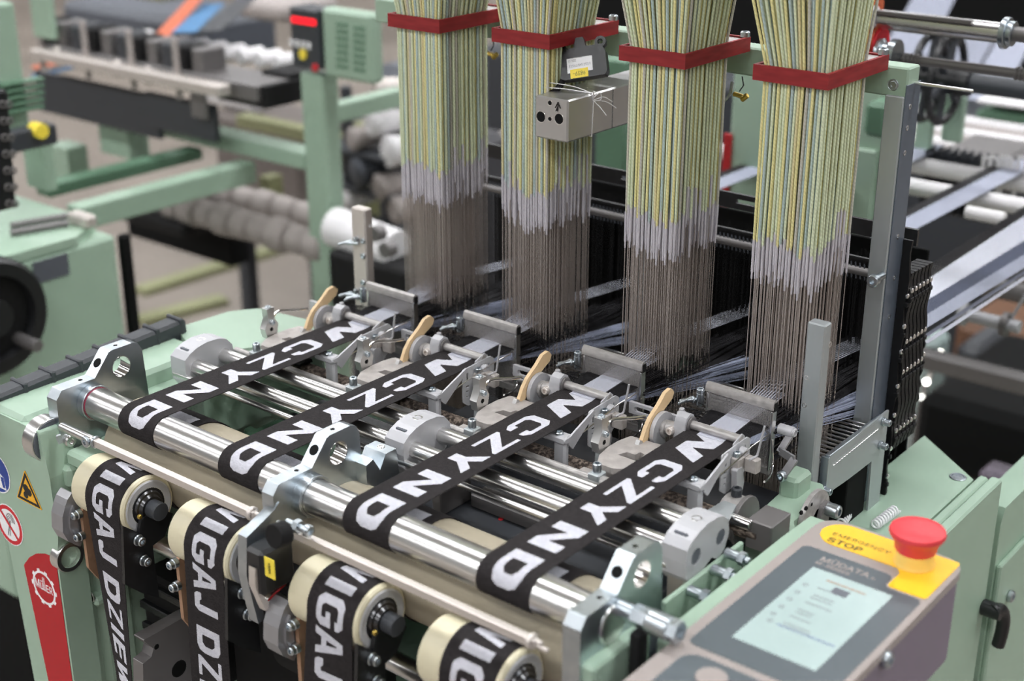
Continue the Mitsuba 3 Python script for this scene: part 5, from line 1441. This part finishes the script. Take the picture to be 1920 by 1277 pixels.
edges = [zline(p, q, 1.0, .61, 2.0) for p, q in (((1752, 492), (1920, 388)), ((1750, 517), (1920, 406)), ((1741, 562), (1920, 452)), ((1738, 590), (1920, 478)), ((1733, 618), (1920, 503)))]
for k, (m_, n_, lab) in enumerate((('yarn_black', 20, 'dark left edge of the long warp sheet right of the link chains'), ('yarn_white', 60, 'white band of the long warp sheet right of the link chains'),
                                   ('slate_yarn', 34, 'slate blue stripe of the long warp sheet right of the link chains'), ('yarn_grey', 34, 'pale grey right edge of the long warp sheet right of the link chains'))):
    sheet('warp_sheet', (edges[k][0], edges[k + 1][0] - [.0006, 0, 0], edges[k][1], edges[k + 1][1] - [.0006, 0, 0]), m_, n_, .00027, lab)
for k, (p, q) in enumerate((((1734, 628), (1920, 508)), ((1735, 640), (1900, 532)))):
    a, b = zline(p, q, .985, .61, 1.6)
    sheet('warp_sheet', (a, a + [.004, 0, 0], b, b + [.004, 0, 0]), ['yarn_grey', 'yarn_white'][k], 7, .0005, ['narrow grey strip just below the long warp sheet', 'narrow pale outermost strip below the long warp sheet'][k])
# warp of the other heads seen past the upright
for i in range(3):
    x = HX[i]
    sheet('rear_warp', ((x + .0, .62, 1.0), (x + .0128, .62, 1.0), (x + .002, 1.34, .998), (x + .0168, 1.34, .998)), 'yarn_black', 18, .0006, f'dark warp sheet behind the {ORD[i]} harness')
    sheet('rear_warp', ((x + .014, .62, 1.0), (x + .040, .62, 1.0), (x + .018, 1.34, .998), (x + .050, 1.34, .998)), 'yarn_grey', 40, .0007, f'pale warp sheet behind the {ORD[i]} harness')
y = 1.15
a, b = at(1690, 345, y=y), at(1990, 402, y=y); zc = (a[2] + b[2]) / 2
solo('white_bar', cyl((a[0] - .5, y, zc), (b[0], y, zc), .0115), 'bag_white', 'long white round bar crossing at the right edge', 'bar')
y = 1.05
a, b = at(1812, 398, y=y), at(1884, 410, y=y); zc = (a[2] + b[2]) / 2
solo('short_white_bar', cyl((a[0], y, zc), (b[0], y, zc), .0085), 'bag_white', 'short white round bar below the long white bar', 'bar')
t = thing('dropper_pack', 'dark pack of droppers with pale hooks at the right edge', 'droppers')
y = 1.30
obj('pack', fbox((1742, 285), (1870, 352), y, .16, .01), 'pewter', t)
m = 90
xs = np.linspace(float(at(1742, 300, y=y)[0]), float(at(1905, 300, y=y)[0]), m)
zt = float(at(1800, 292, y=y)[2])
obj('plates', cat(*[bx(x - .0006, x + .0006, y - .012 - .01 * ((j * 7) % 3), y, zt - .085, zt + .012 * ((j * 5) % 4) / 3, .0002) for j, x in enumerate(xs[::2])]), 'charcoal', t, kind='stuff')
for px in (1850, 1862, 1882, 1890, 1915):
    c = at(px, 320, y=y - .03)
    obj('hook', tube([c + [-.006, 0, -.06], c + [-.006, 0, .012], c + [-.003, 0, .018], c + [.002, 0, .018], c + [.005, 0, .012], c + [.005, 0, -.02]], .0028, 8, 3), 'bag_white', t)
# bright yarn field with thin dark rods behind the pulley
y0_ = 1.75
for k in range(9):
    a, b = at(1660, 205 + 11 * k, y=y0_ - .06 * k), at(2000, 262 + 13 * k, y=y0_ - .06 * k)
    zc = (a[2] + b[2]) / 2
    solo('yarn_bar', cyl((a[0] - .25, y0_ - .06 * k, zc), (b[0], y0_ - .06 * k, zc), .0100 if k % 2 else .0125), ['bag_white', 'spool'][k % 2], f'pale bar in the row behind the spoked pulley, {["first","second","third","fourth","fifth","sixth","seventh","eighth","ninth"][k]} from the top', 'bar', 'pale bars behind the spoked pulley')
t = thing('green_trough', 'dark green trough with white edge at the right edge below the pulley shaft', 'trough')
obj('body', fbox((1830, 205), (1990, 245), 1.75, .1, .01), 'green_dark', t); obj('edge', fbox((1830, 193), (1990, 207), 1.74, .1, .004), 'bag_white', t)
# sloping grey warp sheets at the top right
for k, (p, q, w_) in enumerate((((1760, -20), (1690, 110), .045), ((1835, 60), (1750, 200), .04), ((1905, 70), (1840, 190), .035))):
    a, b = at(*p, y=2.4), at(*q, y=1.9)
    sheet('grey_sheet', (a - [w_, 0, 0], a + [w_, 0, 0], b - [w_, 0, 0], b + [w_, 0, 0]), 'yarn_grey', 40, .0013, f'sloping grey yarn sheet at the top right, {["leftmost","middle","rightmost"][k]} of three')
# lower right: grey tube with collars, flat grey bar, brown and black cases
y = 1.0
a, b = at(1806, 585, y=y), at(1912, 618, y=y); zc = (a[2] + b[2]) / 2
t = thing('collar_tube', 'pale grey tube with collar and wire at the right edge', 'tube')
obj('tube', cyl((a[0], y, zc), (b[0], y, zc), .0085), 'light_cast', t)
obj('flange', cyl((a[0] - .004, y, zc), (a[0] + .005, y, zc), .0150), 'light_cast', t); c = at(1885, 610, y=y)
obj('collar', cyl((c[0] - .004, y, zc), (c[0] + .004, y, zc), .0155), 'pewter', t)
obj('wire', cyl((c[0] + .006, y, zc + .008), (c[0] + .024, y, zc + .055), .002), 'light_cast', t)
y = 1.25
a, b = at(1715, 668, y=y), at(1990, 745, y=y); zc = (a[2] + b[2]) / 2
solo('flat_beam', bx(a[0] - .2, b[0], y, y + .03, zc - .016, zc + .010, .003), 'pewter', 'flat grey beam crossing behind the link chains', 'beam')
a, b = at(1830, 530, y=1.5), at(1990, 570, y=1.5)
solo('rear_tube', cyl((a[0] - .1, 1.5, (a[2] + b[2]) / 2), (b[0], 1.5, (a[2] + b[2]) / 2), .016), 'pewter', 'grey tube behind the pale tube with collar', 'tube')
solo('brown_case', fbox((1790, 600), (2000, 760), 2.2, .35, .02), 'brown', 'brown wooden case behind the flat grey beam', 'case')
c1_, c2_ = at(1790, 640, y=2.0), at(1840, 720, y=2.0)
solo('blue_bag', bx(c1_[0], c2_[0], 2.0, 2.15, 0, c1_[2], .03), 'charcoal', 'dark blue bag before the brown wooden case', 'bag')
solo('black_cabinet', fbox((1722, 735), (2060, 980), 1.6, .4, .02), 'dark_void', 'black cabinet behind the green drive housing at the right', 'cabinet')
solo('purple_bundle', fbox((1835, 880), (2010, 960), 1.25, .05, .02), 'panel_side', 'purple-grey wrapped stack below the black cabinet', 'bundle')
for k, q in enumerate(((1763, 662), (1737, 716), (1728, 745))):  # glowing balls that stand for bright glints of no known source
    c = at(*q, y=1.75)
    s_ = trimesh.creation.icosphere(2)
    solo('glint_ball', trimesh.Trimesh(s_.vertices * [.0055, .0055, .0045][k] + c, s_.faces, process=False), 'glint_glow', f'{["upper","middle","lower"][k]} small glowing glint ball right of the link chains', 'lamp',
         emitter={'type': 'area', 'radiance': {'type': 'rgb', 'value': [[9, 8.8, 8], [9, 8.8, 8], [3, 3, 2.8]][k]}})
t = thing('glint_stalk', 'thin grey stalk carrying the three small glint balls', 'stalk')
obj('stalk', tube([at(1763, 662, y=1.765), at(1737, 716, y=1.765), at(1728, 745, y=1.765), at(1700, 850, y=1.765) * [1, 1, 0]], .006, 8), 'pewter', t)
c1_, c2_ = at(1722, 632, y=1.9), at(1752, 672, y=1.9)
solo('pale_blue_bag', bx(c1_[0], c2_[0], 1.9, 1.98, 0, c1_[2], .02), 'lcd', 'pale blue bag right of the link chains', 'bag')

# creel of pale cones between the green post and the leftmost harness
t = thing('yarn_creel', 'dark creel with pale yarn cones right of the green post', 'creel')
for px in (648, 722):
    c = at(px, 300, y=1.42); obj('upright', bx(c[0] - .010, c[0] + .010, 1.42, 1.44, 0, c[2] + .16, .002), 'charcoal', t)
for (px, py, r, m_) in ((702, 168, .024, 'alu_pale'), (690, 232, .030, 'bag_white'), (655, 262, .026, 'spool'), (722, 285, .034, 'bag_white'), (662, 322, .034, 'rubber_grey'), (705, 352, .030, 'spool'), (640, 372, .026, 'bag_white'), (735, 395, .030, 'spool')):
    c = at(px, py, y=1.38); k = obj('cone', lathe(c, (.35, 1, 0), [(0, 0), (r * .7, 0), (r, .006), (r * .72, .075), (r * .3, .08), (0, .08)], 22), m_, t)
for py in (262, 330, 400):
    a, b = at(625, py, y=1.43), at(760, py + 27, y=1.43); zc = (a[2] + b[2]) / 2
    obj('shelf', bx(a[0], b[0], 1.38, 1.47, zc - .012, zc, .002), 'charcoal', t)
# darker machine bodies that fill the view under the neighbouring loom's beams
c1_, c2_ = at(392, 205, y=1.75), at(566, 330, y=1.75)
t = thing('low_machine', 'dull brown machine on legs between the beams left of the green post', 'machine')
zb_ = float(at(480, 395, y=1.75)[2])
obj('bed', bx(c1_[0], c2_[0], 1.75, 1.95, zb_, c1_[2], .02), 'body_brown', t)
for x_ in (c1_[0] + .03, c2_[0] - .03): obj('leg', bx(x_ - .02, x_ + .02, 1.80, 1.84, 0, zb_, .003), 'charcoal', t)
c1_, c2_ = at(628, 190, y=1.62), at(905, 420, y=1.62)
solo('dark_machine', bx(c1_[0], c2_[0], 1.62, 1.72, 0, c1_[2] - .02, .02), 'body_dark', 'dark machine behind the creel right of the green post', 'machine')
low_top = float(at(392, 205, y=1.75)[2])
a, b = at(400, 222, y=1.80), at(486, 236, y=1.80)
t = thing('cloth_roll', 'pale pink cloth roll between the beams left of the green post', 'roll')
obj('roll', cyl((a[0], 1.80, low_top + .032), (b[0], 1.80, low_top + .032), .032, 28, .006), 'bag_white', t); obj('core', cyl((a[0] - .02, 1.80, low_top + .032), (b[0] + .02, 1.80, low_top + .032), .010), 'pewter', t)
